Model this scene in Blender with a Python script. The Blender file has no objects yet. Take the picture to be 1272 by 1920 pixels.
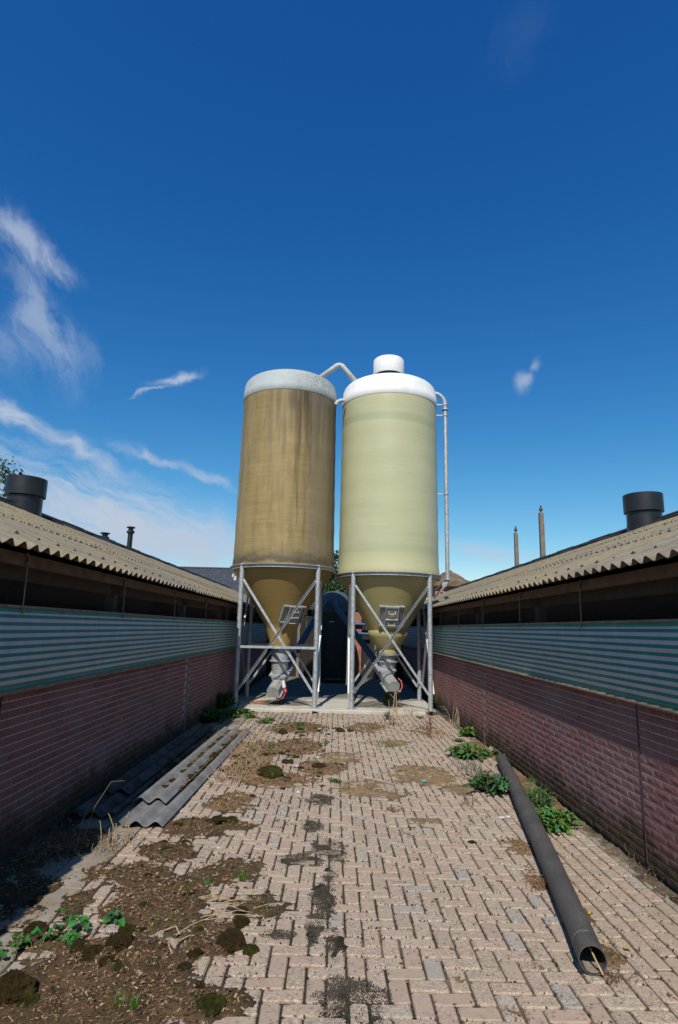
import bpy, math, random
import numpy as np
from mathutils import Vector, Matrix, Euler

random.seed(7)
RNG = np.random.RandomState(11)
R = math.radians
SC = bpy.context.scene
COL = SC.collection

# ------------------------------------------------------------------ camera
F = 1100.0                      # focal length in pixels of the 1272 x 1920 photograph
CH = 1.80                       # eye height
PITCH, YAW, ROLL = R(11.22), R(0.17), R(1.3)
cam_d = bpy.data.cameras.new('camera')
cam = bpy.data.objects.new('camera', cam_d)
COL.objects.link(cam)
SC.camera = cam
cam_d.sensor_fit = 'VERTICAL'
cam_d.sensor_height = 36.0
cam_d.lens = 36.0 * F / 1920.0
cam_d.clip_start = 0.05
cam_d.clip_end = 6000.0
fw = Vector((math.sin(YAW) * math.cos(PITCH), math.cos(YAW) * math.cos(PITCH), math.sin(PITCH)))
rt = fw.cross(Vector((0, 0, 1))).normalized()
up = rt.cross(fw)
rt2 = rt * math.cos(ROLL) + up * math.sin(ROLL)
up2 = up * math.cos(ROLL) - rt * math.sin(ROLL)
CAM = Vector((0, 0, CH))
M = Matrix.Identity(4)
for i in range(3):
    M[i][0] = rt2[i]; M[i][1] = up2[i]; M[i][2] = -fw[i]; M[i][3] = CAM[i]
cam.matrix_world = M


def ray(px, py):
    return (fw + rt2 * ((px - 636.0) / F) - up2 * ((py - 960.0) / F)).normalized()


def at(px, py, z=0.0):
    """point where the ray through a photo pixel meets the height z"""
    d = ray(px, py)
    t = (z - CH) / d.z
    return CAM + d * t


def atY(px, py, y):
    d = ray(px, py)
    return CAM + d * (y / d.y)


# ------------------------------------------------------------------ sun, sky, exposure
SUN_EL, SUN_AZ = R(47.6), R(9.8)           # the sun stands behind the camera, a little to its left
SUN_DIR = Vector((-math.sin(SUN_AZ) * math.cos(SUN_EL), -math.cos(SUN_AZ) * math.cos(SUN_EL), math.sin(SUN_EL)))
sl = bpy.data.lights.new('sun', 'SUN')
sl.energy = 4.6
sl.angle = R(0.53)
sl.color = (1.0, 0.95, 0.86)
so = bpy.data.objects.new('sun', sl)
COL.objects.link(so)
so.rotation_euler = SUN_DIR.to_track_quat('Z', 'Y').to_euler()

W = bpy.data.worlds.new('World')
SC.world = W
W.use_nodes = True
SC.view_settings.view_transform = 'Standard'
SC.view_settings.look = 'None'
SC.view_settings.gamma = 1.0
SC.view_settings.exposure = 0.0
SC.view_settings.use_curve_mapping = False
SC.cycles.max_bounces = 6
SC.cycles.diffuse_bounces = 3
SC.cycles.glossy_bounces = 2
SC.cycles.transmission_bounces = 2
SC.cycles.caustics_reflective = False
SC.cycles.caustics_refractive = False


class NT:
    """small helper to write node trees"""
    def __init__(self, tree):
        self.t = tree
        self.n = tree.nodes
        self.l = tree.links

    def node(self, typ, **kw):
        n = self.n.new(typ)
        for k, v in kw.items():
            setattr(n, k, v)
        return n

    def put(self, sock, v):
        if hasattr(v, 'is_output') or isinstance(v, bpy.types.NodeSocket):
            self.l.new(v, sock)
        elif v is not None:
            sock.default_value = v

    def math(self, op, a, b=None, c=None, clamp=False):
        n = self.node('ShaderNodeMath', operation=op)
        n.use_clamp = clamp
        self.put(n.inputs[0], a)
        if b is not None:
            self.put(n.inputs[1], b)
        if c is not None:
            self.put(n.inputs[2], c)
        return n.outputs[0]

    def vmath(self, op, a, b=None):
        n = self.node('ShaderNodeVectorMath', operation=op)
        self.put(n.inputs[0], a)
        if b is not None:
            self.put(n.inputs[1], b)
        return n.outputs['Value'] if op in ('DOT_PRODUCT', 'LENGTH') else n.outputs[0]

    def scale(self, v, s):
        n = self.node('ShaderNodeMapping')
        n.inputs['Scale'].default_value = s if hasattr(s, '__len__') else (s, s, s)
        self.l.new(v, n.inputs['Vector'])
        return n.outputs[0]

    def noise(self, v, scale, detail=4, rough=0.55, dist=0.0, col=False):
        n = self.node('ShaderNodeTexNoise')
        n.inputs['Scale'].default_value = scale
        n.inputs['Detail'].default_value = detail
        n.inputs['Roughness'].default_value = rough
        n.inputs['Distortion'].default_value = dist
        if v is not None:
            self.l.new(v, n.inputs['Vector'])
        return n.outputs['Color' if col else 'Fac']

    def voronoi(self, v, scale, feature='F1', out='Distance', rand=1.0):
        n = self.node('ShaderNodeTexVoronoi', feature=feature)
        n.inputs['Scale'].default_value = scale
        n.inputs['Randomness'].default_value = rand
        if v is not None:
            self.l.new(v, n.inputs['Vector'])
        return n.outputs[out]

    def map(self, v, a, b, c=0.0, d=1.0, smooth=False):
        n = self.node('ShaderNodeMapRange')
        n.interpolation_type = 'SMOOTHSTEP' if smooth else 'LINEAR'
        self.put(n.inputs['Value'], v)
        n.inputs['From Min'].default_value = a
        n.inputs['From Max'].default_value = b
        n.inputs['To Min'].default_value = c
        n.inputs['To Max'].default_value = d
        return n.outputs[0]

    def mix(self, f, a, b, blend='MIX'):
        n = self.node('ShaderNodeMix', data_type='RGBA', blend_type=blend)
        self.put(n.inputs[0], f)
        for s, v in ((n.inputs[6], a), (n.inputs[7], b)):
            if isinstance(v, (tuple, list)):
                s.default_value = (v[0], v[1], v[2], 1)
            else:
                self.put(s, v)
        return n.outputs[2]

    def ramp(self, f, stops):
        n = self.node('ShaderNodeValToRGB')
        e = n.color_ramp.elements
        while len(e) < len(stops):
            e.new(0.5)
        for el, (p, c) in zip(e, stops):
            el.position = p
            el.color = (c[0], c[1], c[2], 1)
        self.l.new(f, n.inputs[0])
        return n.outputs[0]

    def bump(self, h, strength=0.4, dist=0.01, normal=None):
        n = self.node('ShaderNodeBump')
        n.inputs['Strength'].default_value = strength
        n.inputs['Distance'].default_value = dist
        self.l.new(h, n.inputs['Height'])
        if normal is not None:
            self.l.new(normal, n.inputs['Normal'])
        return n.outputs[0]


def build_world():
    t = NT(W.node_tree)
    t.n.clear()
    out = t.node('ShaderNodeOutputWorld')
    bg = t.node('ShaderNodeBackground')
    t.l.new(bg.outputs[0], out.inputs[0])
    bg.inputs['Strength'].default_value = 0.080
    sky = t.node('ShaderNodeTexSky', sky_type='NISHITA')
    sky.sun_disc = False
    sky.sun_elevation = SUN_EL
    sky.sun_rotation = math.atan2(SUN_DIR.x, SUN_DIR.y)
    sky.altitude = 0
    sky.air_density = 1.0
    sky.dust_density = 0.35
    sky.ozone_density = 4.0
    # a polarised, deep summer sky: the model's three channels, each with its own contrast
    sc = t.node('ShaderNodeSeparateColor')
    t.l.new(sky.outputs[0], sc.inputs[0])
    cc = t.node('ShaderNodeCombineColor')
    for i, (g_, k_) in enumerate(((2.05, 0.28), (1.28, 0.90), (0.84, 1.98))):
        t.put(cc.inputs[i], t.math('MULTIPLY', t.math('POWER', sc.outputs[i], g_), k_))
    skyc = cc.outputs[0]
    co = t.node('ShaderNodeTexCoord')
    D0 = co.outputs['Generated']

    def frame(px, py, ang):
        c = ray(px, py)
        e = c.cross(Vector((0, 0, 1))).normalized()
        n_ = e.cross(c)
        a = e * math.cos(R(ang)) + n_ * math.sin(R(ang))
        b = n_ * math.cos(R(ang)) - e * math.sin(R(ang))
        return c, a, b

    # shared warp and two shared streak textures
    wn = t.noise(D0, 9.0, 4, 0.6, col=True)
    D = t.vmath('ADD', D0, t.vmath('MULTIPLY', t.vmath('SUBTRACT', wn, (0.5, 0.5, 0.5)), (0.075, 0.075, 0.075)))

    def streaks(px, py, ang, sc_, st):
        c, a, b = frame(px, py, ang)
        xyz = t.node('ShaderNodeCombineXYZ')
        t.put(xyz.inputs[0], t.math('MULTIPLY', t.vmath('DOT_PRODUCT', D, tuple(a)), 1.0))
        t.put(xyz.inputs[1], t.math('MULTIPLY', t.vmath('DOT_PRODUCT', D, tuple(b)), st))
        return t.noise(xyz.outputs[0], sc_, 9, 0.66, 0.25)
    fib = streaks(200, 850, -20, 26.0, 4.5)
    T = {0: t.math('ADD', t.math('MULTIPLY', streaks(200, 850, -17, 7.0, 3.4), 0.74), t.math('MULTIPLY', fib, 0.26)), 1: streaks(80, 560, -55, 10.0, 2.2)}
    total = None

    def w(px, py, hu, hv, ang, dens, tex=0, lo=0.36, hi=0.66, soft=0.0):
        nonlocal total
        c, a, b = frame(px, py, ang)
        dc = t.math('MAXIMUM', t.vmath('DOT_PRODUCT', D, tuple(c)), 0.3)
        u = t.math('DIVIDE', t.vmath('DOT_PRODUCT', D, tuple(a)), t.math('MULTIPLY', dc, hu / F))
        v = t.math('DIVIDE', t.vmath('DOT_PRODUCT', D, tuple(b)), t.math('MULTIPLY', dc, hv / F))
        r = t.math('SQRT', t.math('ADD', t.math('MULTIPLY', u, u), t.math('MULTIPLY', v, v)))
        body = t.map(r, 0.0, 1.0, 1.0, 0.0, smooth=True)
        tx = t.math('ADD', t.map(T[tex], lo, hi, -0.45 + soft, 0.75), t.math('MULTIPLY', body, 0.75))
        m = t.math('MULTIPLY', t.math('MULTIPLY', t.math('MINIMUM', t.math('MAXIMUM', tx, 0.0), 1.0), body), dens)
        total = m if total is None else t.math('SUBTRACT', 1.0, t.math('MULTIPLY', t.math('SUBTRACT', 1.0, total), t.math('SUBTRACT', 1.0, m)))

    w(30, 438, 95, 48, -18, 0.62, 1)
    w(100, 488, 62, 36, -25, 0.75, 1)
    w(70, 590, 190, 62, -60, 0.50, 1)
    w(140, 650, 90, 52, -50, 0.34, 1)
    w(10, 640, 110, 75, -70, 0.28, 1)
    w(330, 711, 66, 15, 21, 0.85, 1, soft=0.2)
    w(280, 735, 60, 6, 23, 0.55, 1, soft=0.3)
    w(20, 785, 100, 26, -18, 0.95)
    w(130, 835, 190, 26, -21, 0.75)
    w(290, 868, 150, 20, -14, 0.60)
    w(385, 900, 110, 17, -15, 0.55)
    w(272, 850, 26, 15, -50, 0.70, 1, soft=0.3)
    w(100, 925, 340, 105, -16, 0.72, lo=0.40, hi=0.62)
    w(220, 985, 430, 115, -11, 0.95, lo=0.38, hi=0.62, soft=0.1)
    w(330, 1015, 330, 80, -4, 0.80, lo=0.36, hi=0.62, soft=0.2)
    w(990, 708, 34, 25, 45, 0.60, 1, soft=0.15)
    w(1012, 680, 20, 15, 50, 0.50, 1, soft=0.15)
    w(915, 1036, 150, 30, -6, 0.60, soft=0.2)
    w(985, 75, 100, 70, 30, 0.03, 1)
    cl = t.mix(total, skyc, (6.2, 7.2, 8.8))
    t.l.new(cl, bg.inputs['Color'])
    W.cycles.sampling_method = 'MANUAL'
    W.cycles.sample_map_resolution = 256


build_world()

# ------------------------------------------------------------------ mesh helpers
class MB:
    def __init__(self):
        self.v = []
        self.f = []
        self.c = []          # optional colour per vertex
        self.nv = 0

    def add(self, verts, faces, col=None):
        o = self.nv
        self.v.extend([tuple(p) for p in verts])
        self.f.extend([tuple(i + o for i in f) for f in faces])
        self.nv += len(verts)
        if col is not None:
            self.c.extend([col] * len(verts))

    def box(self, c, s, rot=None, col=None):
        x, y, z = s[0] / 2, s[1] / 2, s[2] / 2
        vs = [Vector(p) for p in ((-x, -y, -z), (x, -y, -z), (x, y, -z), (-x, y, -z), (-x, -y, z), (x, -y, z), (x, y, z), (-x, y, z))]
        if rot is not None:
            vs = [rot @ p for p in vs]
        c = Vector(c)
        self.add([p + c for p in vs], [(0, 3, 2, 1), (4, 5, 6, 7), (0, 1, 5, 4), (1, 2, 6, 5), (2, 3, 7, 6), (3, 0, 4, 7)], col)

    def bar(self, a, b, w, h, upv=(0, 0, 1)):
        a, b = Vector(a), Vector(b)
        d = (b - a)
        L = d.length
        d.normalize()
        s = d.cross(Vector(upv))
        if s.length < 1e-4:
            s = d.cross(Vector((0, 1, 0)))
        s.normalize()
        n = s.cross(d)
        rot = Matrix((s, d, n)).transposed()
        self.box((a + b) / 2, (w, L, h), rot)

    def ell(self, a, b, w, t, upv):
        """steel angle section between two points"""
        a, b = Vector(a), Vector(b)
        d = (b - a).normalized()
        s = d.cross(Vector(upv)).normalized()
        n = s.cross(d)
        self.bar(a, b, w, t, upv)
        self.bar(a + s * (w / 2 - t / 2) + n * (w / 2), b + s * (w / 2 - t / 2) + n * (w / 2), t, w - t * 0.9, upv)

    def tube(self, path, r, n=12, caps=True, col=None):
        path = [Vector(p) for p in path]
        k = len(path)
        rs = r if hasattr(r, '__len__') else [r] * k
        prev = None
        vs = []
        for i, p in enumerate(path):
            d = (path[min(i + 1, k - 1)] - path[max(i - 1, 0)]).normalized()
            if prev is None:
                s = d.cross(Vector((0, 0, 1)))
                if s.length < 1e-3:
                    s = d.cross(Vector((0, 1, 0)))
                s.normalize()
            else:
                s = (prev - d * prev.dot(d)).normalized()
            prev = s
            q = d.cross(s)
            for j in range(n):
                a = 2 * math.pi * j / n
                vs.append(p + (s * math.cos(a) + q * math.sin(a)) * rs[i])
        fs = []
        for i in range(k - 1):
            for j in range(n):
                j2 = (j + 1) % n
                fs.append((i * n + j, i * n + j2, (i + 1) * n + j2, (i + 1) * n + j))
        if caps:
            fs.append(tuple(range(n - 1, -1, -1)))
            fs.append(tuple((k - 1) * n + j for j in range(n)))
        self.add(vs, fs, col)

    def lathe(self, prof, n=48, c=(0, 0, 0), cap0=False, cap1=False):
        vs = []
        for r, z in prof:
            for j in range(n):
                a = 2 * math.pi * j / n
                vs.append((c[0] + r * math.cos(a), c[1] + r * math.sin(a), c[2] + z))
        fs = []
        for i in range(len(prof) - 1):
            for j in range(n):
                j2 = (j + 1) % n
                fs.append((i * n + j, i * n + j2, (i + 1) * n + j2, (i + 1) * n + j))
        if cap0:
            fs.append(tuple(range(n - 1, -1, -1)))
        if cap1:
            k = len(prof) - 1
            fs.append(tuple(k * n + j for j in range(n)))
        self.add(vs, fs)

    def mesh(self, name, mat, smooth=False):
        me = bpy.data.meshes.new(name)
        me.from_pydata(self.v, [], self.f)
        if mat is not None:
            me.materials.append(mat)
        if smooth:
            me.shade_smooth()
            if smooth != 'all':
                me.set_sharp_from_angle(angle=R(38))
        if self.c:
            at_ = me.color_attributes.new('tint', 'FLOAT_COLOR', 'POINT')
            arr = np.ones((len(self.v), 4), dtype=np.float32)
            arr[:, :3] = np.array(self.c, dtype=np.float32)
            at_.data.foreach_set('color', arr.ravel())
        return me

    def build(self, name, mat, parent=None, smooth=False, loc=None, rot=None, kind=None):
        return link(name, self.mesh(name, mat, smooth), parent, loc, rot, kind)


def link(name, me, parent=None, loc=None, rot=None, kind=None):
    o = bpy.data.objects.new(name, me)
    COL.objects.link(o)
    if parent is not None:
        o.parent = parent
    if loc is not None:
        o.location = loc
    if rot is not None:
        o.rotation_euler = rot
    if kind:
        o['kind'] = kind
    return o


def tag(o, label, cat=None, group=None, kind=None):
    o['label'] = label
    if cat:
        o['category'] = cat
    if group:
        o['group'] = group
    if kind:
        o['kind'] = kind
    return o


def thing(name, loc, label, cat, group=None, rotz=0.0):
    o = bpy.data.objects.new(name, None)
    COL.objects.link(o)
    o.location = loc
    o.rotation_euler = (0, 0, rotz)
    o.empty_display_size = 0.2
    return tag(o, label, cat, group)


def mesh_np(name, verts, faces, mat, col=None, smooth=False):
    """fast mesh from numpy arrays; faces all quads (n,4) or triangles (n,3)"""
    me = bpy.data.meshes.new(name)
    nv, nf, k = len(verts), len(faces), faces.shape[1]
    me.vertices.add(nv)
    me.vertices.foreach_set('co', np.asarray(verts, dtype=np.float32).ravel())
    me.loops.add(nf * k)
    me.loops.foreach_set('vertex_index', np.asarray(faces, dtype=np.int32).ravel())
    me.polygons.add(nf)
    me.polygons.foreach_set('loop_start', np.arange(0, nf * k, k, dtype=np.int32))
    me.update(calc_edges=True)
    if mat is not None:
        me.materials.append(mat)
    if col is not None:
        a = me.color_attributes.new('tint', 'FLOAT_COLOR', 'POINT')
        arr = np.ones((nv, 4), dtype=np.float32)
        arr[:, :3] = col
        a.data.foreach_set('color', arr.ravel())
    if smooth:
        me.shade_smooth()
    return me


# 2-D value noise
_LAT = np.random.RandomState(5).rand(256, 256)


def vnoise(x, y):
    xi = np.floor(x).astype(int); yi = np.floor(y).astype(int)
    fx = x - xi; fy = y - yi
    fx = fx * fx * (3 - 2 * fx); fy = fy * fy * (3 - 2 * fy)
    a = _LAT[xi % 256, yi % 256]; b = _LAT[(xi + 1) % 256, yi % 256]
    c = _LAT[xi % 256, (yi + 1) % 256]; d = _LAT[(xi + 1) % 256, (yi + 1) % 256]
    return (a * (1 - fx) + b * fx) * (1 - fy) + (c * (1 - fx) + d * fx) * fy


def fbm(x, y, f, oct=4, gain=0.5, off=0.0):
    x = np.asarray(x, dtype=float); y = np.asarray(y, dtype=float)
    s = 0; a = 1.0; t = 0
    for i in range(oct):
        s = s + a * vnoise(x * f + off + 17.3 * i, y * f + off * 1.7 + 9.1 * i)
        t += a; a *= gain; f *= 2.03
    return s / t


def sstep(x, a, b):
    t = np.clip((x - a) / (b - a), 0, 1)
    return t * t * (3 - 2 * t)


# ------------------------------------------------------------------ materials
def new_mat(name):
    m = bpy.data.materials.new(name)
    m.use_nodes = True
    t = NT(m.node_tree)
    b = t.n['Principled BSDF']
    b.inputs['Specular IOR Level'].default_value = 0.3
    return m, t, b


def coords(t, world=False):
    if world:
        return t.node('ShaderNodeNewGeometry').outputs['Position']
    return t.node('ShaderNodeTexCoord').outputs['Object']


def plain(name, col, rough=0.6, metal=0.0, var=0.25, scale=6.0, bump=0.15, bscale=60.0, spec=0.3, col2=None):
    m, t, b = new_mat(name)
    p = coords(t)
    n = t.noise(p, scale, 6, 0.62)
    f = t.map(n, 0.32, 0.70)
    c2 = col2 if col2 else tuple(x * (1 - var) for x in col)
    c = t.mix(f, c2, tuple(min(1, x * (1 + var * 0.5)) for x in col))
    t.l.new(c, b.inputs['Base Color'])
    b.inputs['Metallic'].default_value = metal
    b.inputs['Specular IOR Level'].default_value = spec
    t.put(b.inputs['Roughness'], t.map(n, 0.3, 0.7, max(0.05, rough - 0.1), min(1, rough + 0.1)))
    if bump:
        t.l.new(t.bump(t.noise(p, bscale, 4), bump, 0.004), b.inputs['Normal'])
    return m


MAT = {}


def mats():
    # --- pavers
    m, t, b = new_mat('concrete_paver')
    p = coords(t, True)
    oi = t.node('ShaderNodeObjectInfo').outputs['Random']
    at_ = t.node('ShaderNodeAttribute'); at_.attribute_name = 'tint'
    sx = t.node('ShaderNodeSeparateColor'); t.l.new(at_.outputs['Color'], sx.inputs[0])
    rnd = t.math('FRACT', t.math('ADD', t.math('MULTIPLY', oi, 7.31), t.math('MULTIPLY', sx.outputs[0], 5.17)))
    rnd2 = t.math('FRACT', t.math('MULTIPLY', rnd, 13.7))
    base = t.ramp(rnd, [(0.0, (0.365, 0.285, 0.222)), (0.22, (0.40, 0.308, 0.236)), (0.55, (0.425, 0.325, 0.25)), (0.76, (0.41, 0.292, 0.235)), (0.90, (0.43, 0.345, 0.262)), (0.96, (0.36, 0.325, 0.285)), (1.0, (0.33, 0.30, 0.27))])
    big = t.noise(p, 2.2, 5, 0.6)
    c = t.mix(t.map(big, 0.3, 0.7), t.mix(0.4, base, (0.30, 0.235, 0.165)), base)
    # exposed aggregate: light and dark grains
    v = t.voronoi(p, 165.0, out='Color')
    sv = t.node('ShaderNodeSeparateColor'); t.l.new(v, sv.inputs[0])
    agg = t.map(rnd2, 0.2, 0.5)
    lightg = t.math('MULTIPLY', t.math('GREATER_THAN', sv.outputs[0], 0.80), agg)
    darkg = t.math('MULTIPLY', t.math('LESS_THAN', sv.outputs[1], 0.24), agg)
    c = t.mix(t.math('MULTIPLY', lightg, 0.55), c, (0.62, 0.55, 0.45))
    c = t.mix(t.math('MULTIPLY', darkg, 0.42), c, (0.13, 0.095, 0.07))
    # black moss specks and dirt
    dn = t.noise(p, 26.0, 6, 0.72)
    dirt = t.math('MULTIPLY', t.map(dn, 0.52, 0.66), t.map(t.noise(p, 1.1, 4), 0.34, 0.58))
    c = t.mix(t.math('MULTIPLY', dirt, 0.75), c, (0.085, 0.065, 0.045))
    c = t.mix(t.math('MULTIPLY', t.map(t.noise(p, 3.1, 5, 0.7), 0.56, 0.75), 0.4), c, (0.38, 0.27, 0.15))
    t.l.new(c, b.inputs['Base Color'])
    b.inputs['Roughness'].default_value = 0.88
    h = t.math('ADD', t.math('MULTIPLY', t.voronoi(p, 165.0), 0.5), t.noise(p, 60.0, 6, 0.7))
    t.l.new(t.bump(h, 0.55, 0.005), b.inputs['Normal'])
    MAT['paver'] = m

    # --- soil, colour per vertex
    m, t, b = new_mat('soil_and_moss')
    p = coords(t, True)
    at_ = t.node('ShaderNodeAttribute'); at_.attribute_name = 'tint'
    n = t.noise(p, 150.0, 5, 0.75)
    c = t.mix(t.map(n, 0.35, 0.68), t.mix(1.0, at_.outputs['Color'], (0.45, 0.45, 0.45), 'MULTIPLY'), t.mix(1.0, at_.outputs['Color'], (1.45, 1.4, 1.3), 'MULTIPLY'))
    gr = t.math('GREATER_THAN', t.noise(p, 420.0, 2), 0.70)
    c = t.mix(t.math('MULTIPLY', gr, 0.5), c, (0.33, 0.27, 0.19))
    t.l.new(c, b.inputs['Base Color'])
    b.inputs['Roughness'].default_value = 1.0
    b.inputs['Specular IOR Level'].default_value = 0.1
    t.l.new(t.bump(t.noise(p, 190.0, 6, 0.75), 0.9, 0.010), b.inputs['Normal'])
    MAT['soil'] = m

    # --- anything coloured per vertex (leaves, flakes)
    for nm, rough, trans in (('flakes', 0.9, 0.0), ('leaf', 0.5, 0.25), ('straw', 0.8, 0.0)):
        m, t, b = new_mat(nm)
        p = coords(t, True)
        at_ = t.node('ShaderNodeAttribute'); at_.attribute_name = 'tint'
        n = t.noise(p, 60.0 if nm != 'leaf' else 25.0, 4)
        c = t.mix(t.map(n, 0.3, 0.7), t.mix(1.0, at_.outputs['Color'], (0.68, 0.68, 0.68), 'MULTIPLY'), t.mix(1.0, at_.outputs['Color'], (1.2, 1.2, 1.2), 'MULTIPLY'))
        t.l.new(c, b.inputs['Base Color'])
        b.inputs['Roughness'].default_value = rough
        if trans:
            tr = t.node('ShaderNodeBsdfTranslucent')
            t.l.new(t.mix(1.0, c, (1.3, 1.4, 0.7), 'MULTIPLY'), tr.inputs['Color'])
            mx = t.node('ShaderNodeMixShader'); mx.inputs[0].default_value = trans
            t.l.new(b.outputs[0], mx.inputs[1]); t.l.new(tr.outputs[0], mx.inputs[2])
            t.l.new(mx.outputs[0], t.n['Material Output'].inputs[0])
        MAT[nm] = m

    # --- moss clumps
    for nm, ca, cb, cc in (('moss_brown', (0.050, 0.032, 0.018), (0.165, 0.105, 0.045), (0.14, 0.125, 0.04)), ('moss_green', (0.045, 0.045, 0.015), (0.135, 0.14, 0.032), (0.19, 0.19, 0.05))):
        m, t, b = new_mat(nm)
        p = coords(t)
        n = t.noise(p, 7.0, 7, 0.85)
        c = t.mix(t.map(n, 0.38, 0.66), ca, cb)
        c = t.mix(t.map(t.noise(p, 2.2, 4, 0.7), 0.48, 0.66), c, cc)
        t.l.new(c, b.inputs['Base Color'])
        b.inputs['Roughness'].default_value = 1.0
        b.inputs['Specular IOR Level'].default_value = 0.05
        t.l.new(t.bump(t.noise(p, 11.0, 8, 0.85), 1.0, 0.12), b.inputs['Normal'])
        MAT[nm] = m

    # --- concrete slab / tiles
    m, t, b = new_mat('old_concrete')
    p = coords(t, True)
    n1 = t.noise(p, 1.6, 6, 0.6); n2 = t.noise(p, 22.0, 6, 0.7)
    c = t.mix(t.map(n1, 0.3, 0.7), (0.20, 0.175, 0.14), (0.36, 0.32, 0.26))
    c = t.mix(t.map(n2, 0.54, 0.7), c, (0.17, 0.14, 0.105))
    c = t.mix(t.math('MULTIPLY', t.map(t.noise(p, 3.0, 7, 0.7), 0.42, 0.62), 0.55), c, (0.22, 0.165, 0.11))
    moss = t.math('MULTIPLY', t.map(t.noise(p, 1.1, 7, 0.68, 0.6), 0.47, 0.56), t.map(t.noise(p, 34.0, 4, 0.7), 0.32, 0.55))
    sp = t.node('ShaderNodeSeparateXYZ'); t.l.new(p, sp.inputs[0])
    inner = t.map(sp.outputs[1], 13.55, 13.95, 0.0, 1.0, True)
    c = t.mix(t.math('MULTIPLY', t.math('MULTIPLY', moss, inner), 0.9), c, (0.06, 0.055, 0.03))
    t.l.new(c, b.inputs['Base Color'])
    b.inputs['Roughness'].default_value = 0.9
    t.l.new(t.bump(t.noise(p, 70.0, 6, 0.7), 0.5, 0.004), b.inputs['Normal'])
    MAT['concrete'] = m
    m, t, b = new_mat('pad_concrete')
    p = coords(t, True)
    n1 = t.noise(p, 1.6, 6, 0.6); n2 = t.noise(p, 22.0, 6, 0.7)
    c = t.mix(t.map(n1, 0.3, 0.7), (0.40, 0.37, 0.31), (0.55, 0.52, 0.44))
    c = t.mix(t.map(n2, 0.54, 0.7, 0.0, 0.7), c, (0.24, 0.20, 0.15))
    sp = t.node('ShaderNodeSeparateXYZ'); t.l.new(p, sp.inputs[0])
    ax = t.math('SUBTRACT', t.math('ABSOLUTE', sp.outputs[0]), 1.15)
    ay = t.math('MULTIPLY', t.math('SUBTRACT', sp.outputs[1], 14.45), 1.05)
    rr = t.math('SQRT', t.math('ADD', t.math('MULTIPLY', ax, ax), t.math('MULTIPLY', ay, ay)))
    rr = t.math('ADD', rr, t.math('MULTIPLY', t.math('SUBTRACT', t.noise(p, 2.2, 7, 0.7), 0.5), 1.3))
    moss = t.math('MULTIPLY', t.map(rr, 0.62, 0.80, 1.0, 0.0), t.map(t.noise(p, 30.0, 4, 0.7), 0.30, 0.50))
    back = t.map(t.math('ADD', sp.outputs[1], t.noise(p, 1.5, 5)), 15.6, 16.3)
    moss = t.math('MAXIMUM', moss, t.math('MULTIPLY', back, 0.8))  # the rear of the pad darkens as a whole, besides the patches
    c = t.mix(t.math('MULTIPLY', moss, 0.9), c, (0.062, 0.056, 0.032))
    t.l.new(c, b.inputs['Base Color'])
    b.inputs['Roughness'].default_value = 0.9
    t.l.new(t.bump(t.noise(p, 70.0, 6, 0.7), 0.5, 0.004), b.inputs['Normal'])
    MAT['pad'] = m

    # --- brick (rock-faced), lower courses stained by soil splash and algae
    m, t, b = new_mat('rock_faced_brick')
    p = coords(t, True)
    oi = t.node('ShaderNodeObjectInfo').outputs['Random']
    at_ = t.node('ShaderNodeAttribute'); at_.attribute_name = 'tint'
    sx = t.node('ShaderNodeSeparateColor'); t.l.new(at_.outputs['Color'], sx.inputs[0])
    rnd = t.math('FRACT', t.math('ADD', t.math('MULTIPLY', oi, 7.31), t.math('MULTIPLY', sx.outputs[0], 5.17)))
    c = t.ramp(rnd, [(0.0, (0.19, 0.072, 0.066)), (0.4, (0.25, 0.095, 0.083)), (0.75, (0.30, 0.115, 0.098)), (1.0, (0.24, 0.11, 0.105))])
    c = t.mix(t.map(t.noise(p, 30.0, 5, 0.7), 0.4, 0.75), c, (0.30, 0.17, 0.15))
    c = t.mix(t.math('MULTIPLY', t.map(t.noise(p, 0.9, 4, 0.6), 0.45, 0.7), 0.35), c, (0.34, 0.27, 0.26))
    sp = t.node('ShaderNodeSeparateXYZ'); t.l.new(p, sp.inputs[0])
    hn = t.math('ADD', sp.outputs[2], t.math('MULTIPLY', t.math('SUBTRACT', t.noise(p, 2.4, 6, 0.7), 0.5), 0.75))
    low = t.map(hn, 0.12, 0.42, 1.0, 0.0, True)
    stain = t.mix(t.map(t.noise(p, 14.0, 6, 0.7), 0.4, 0.62), (0.028, 0.022, 0.015), (0.085, 0.07, 0.03))
    c = t.mix(t.math('MULTIPLY', low, 0.9), c, stain)
    t.l.new(c, b.inputs['Base Color'])
    b.inputs['Roughness'].default_value = 0.85
    h = t.noise(t.scale(p, (1, 0.55, 1.7)), 34.0, 6, 0.70, 1.6)
    t.l.new(t.bump(h, 0.8, 0.012), b.inputs['Normal'])
    MAT['brick'] = m

    m, t, b = new_mat('mortar')
    p = coords(t, True)
    c = t.mix(t.map(t.noise(p, 8.0, 6, 0.7), 0.3, 0.7), (0.33, 0.295, 0.27), (0.52, 0.465, 0.42))
    sp = t.node('ShaderNodeSeparateXYZ'); t.l.new(p, sp.inputs[0])
    hn = t.math('ADD', sp.outputs[2], t.math('MULTIPLY', t.math('SUBTRACT', t.noise(p, 2.4, 6, 0.7), 0.5), 0.75))
    low = t.map(hn, 0.12, 0.42, 1.0, 0.0, True)
    c = t.mix(t.math('MULTIPLY', low, 0.9), c, (0.05, 0.042, 0.028))
    t.l.new(c, b.inputs['Base Color'])
    b.inputs['Roughness'].default_value = 0.95
    t.l.new(t.bump(t.noise(p, 90.0, 5), 0.4, 0.003), b.inputs['Normal'])
    MAT['mortar'] = m

    # --- fibre cement roof with lichen
    m, t, b = new_mat('fibre_cement_roof')
    p = coords(t, True)
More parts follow.
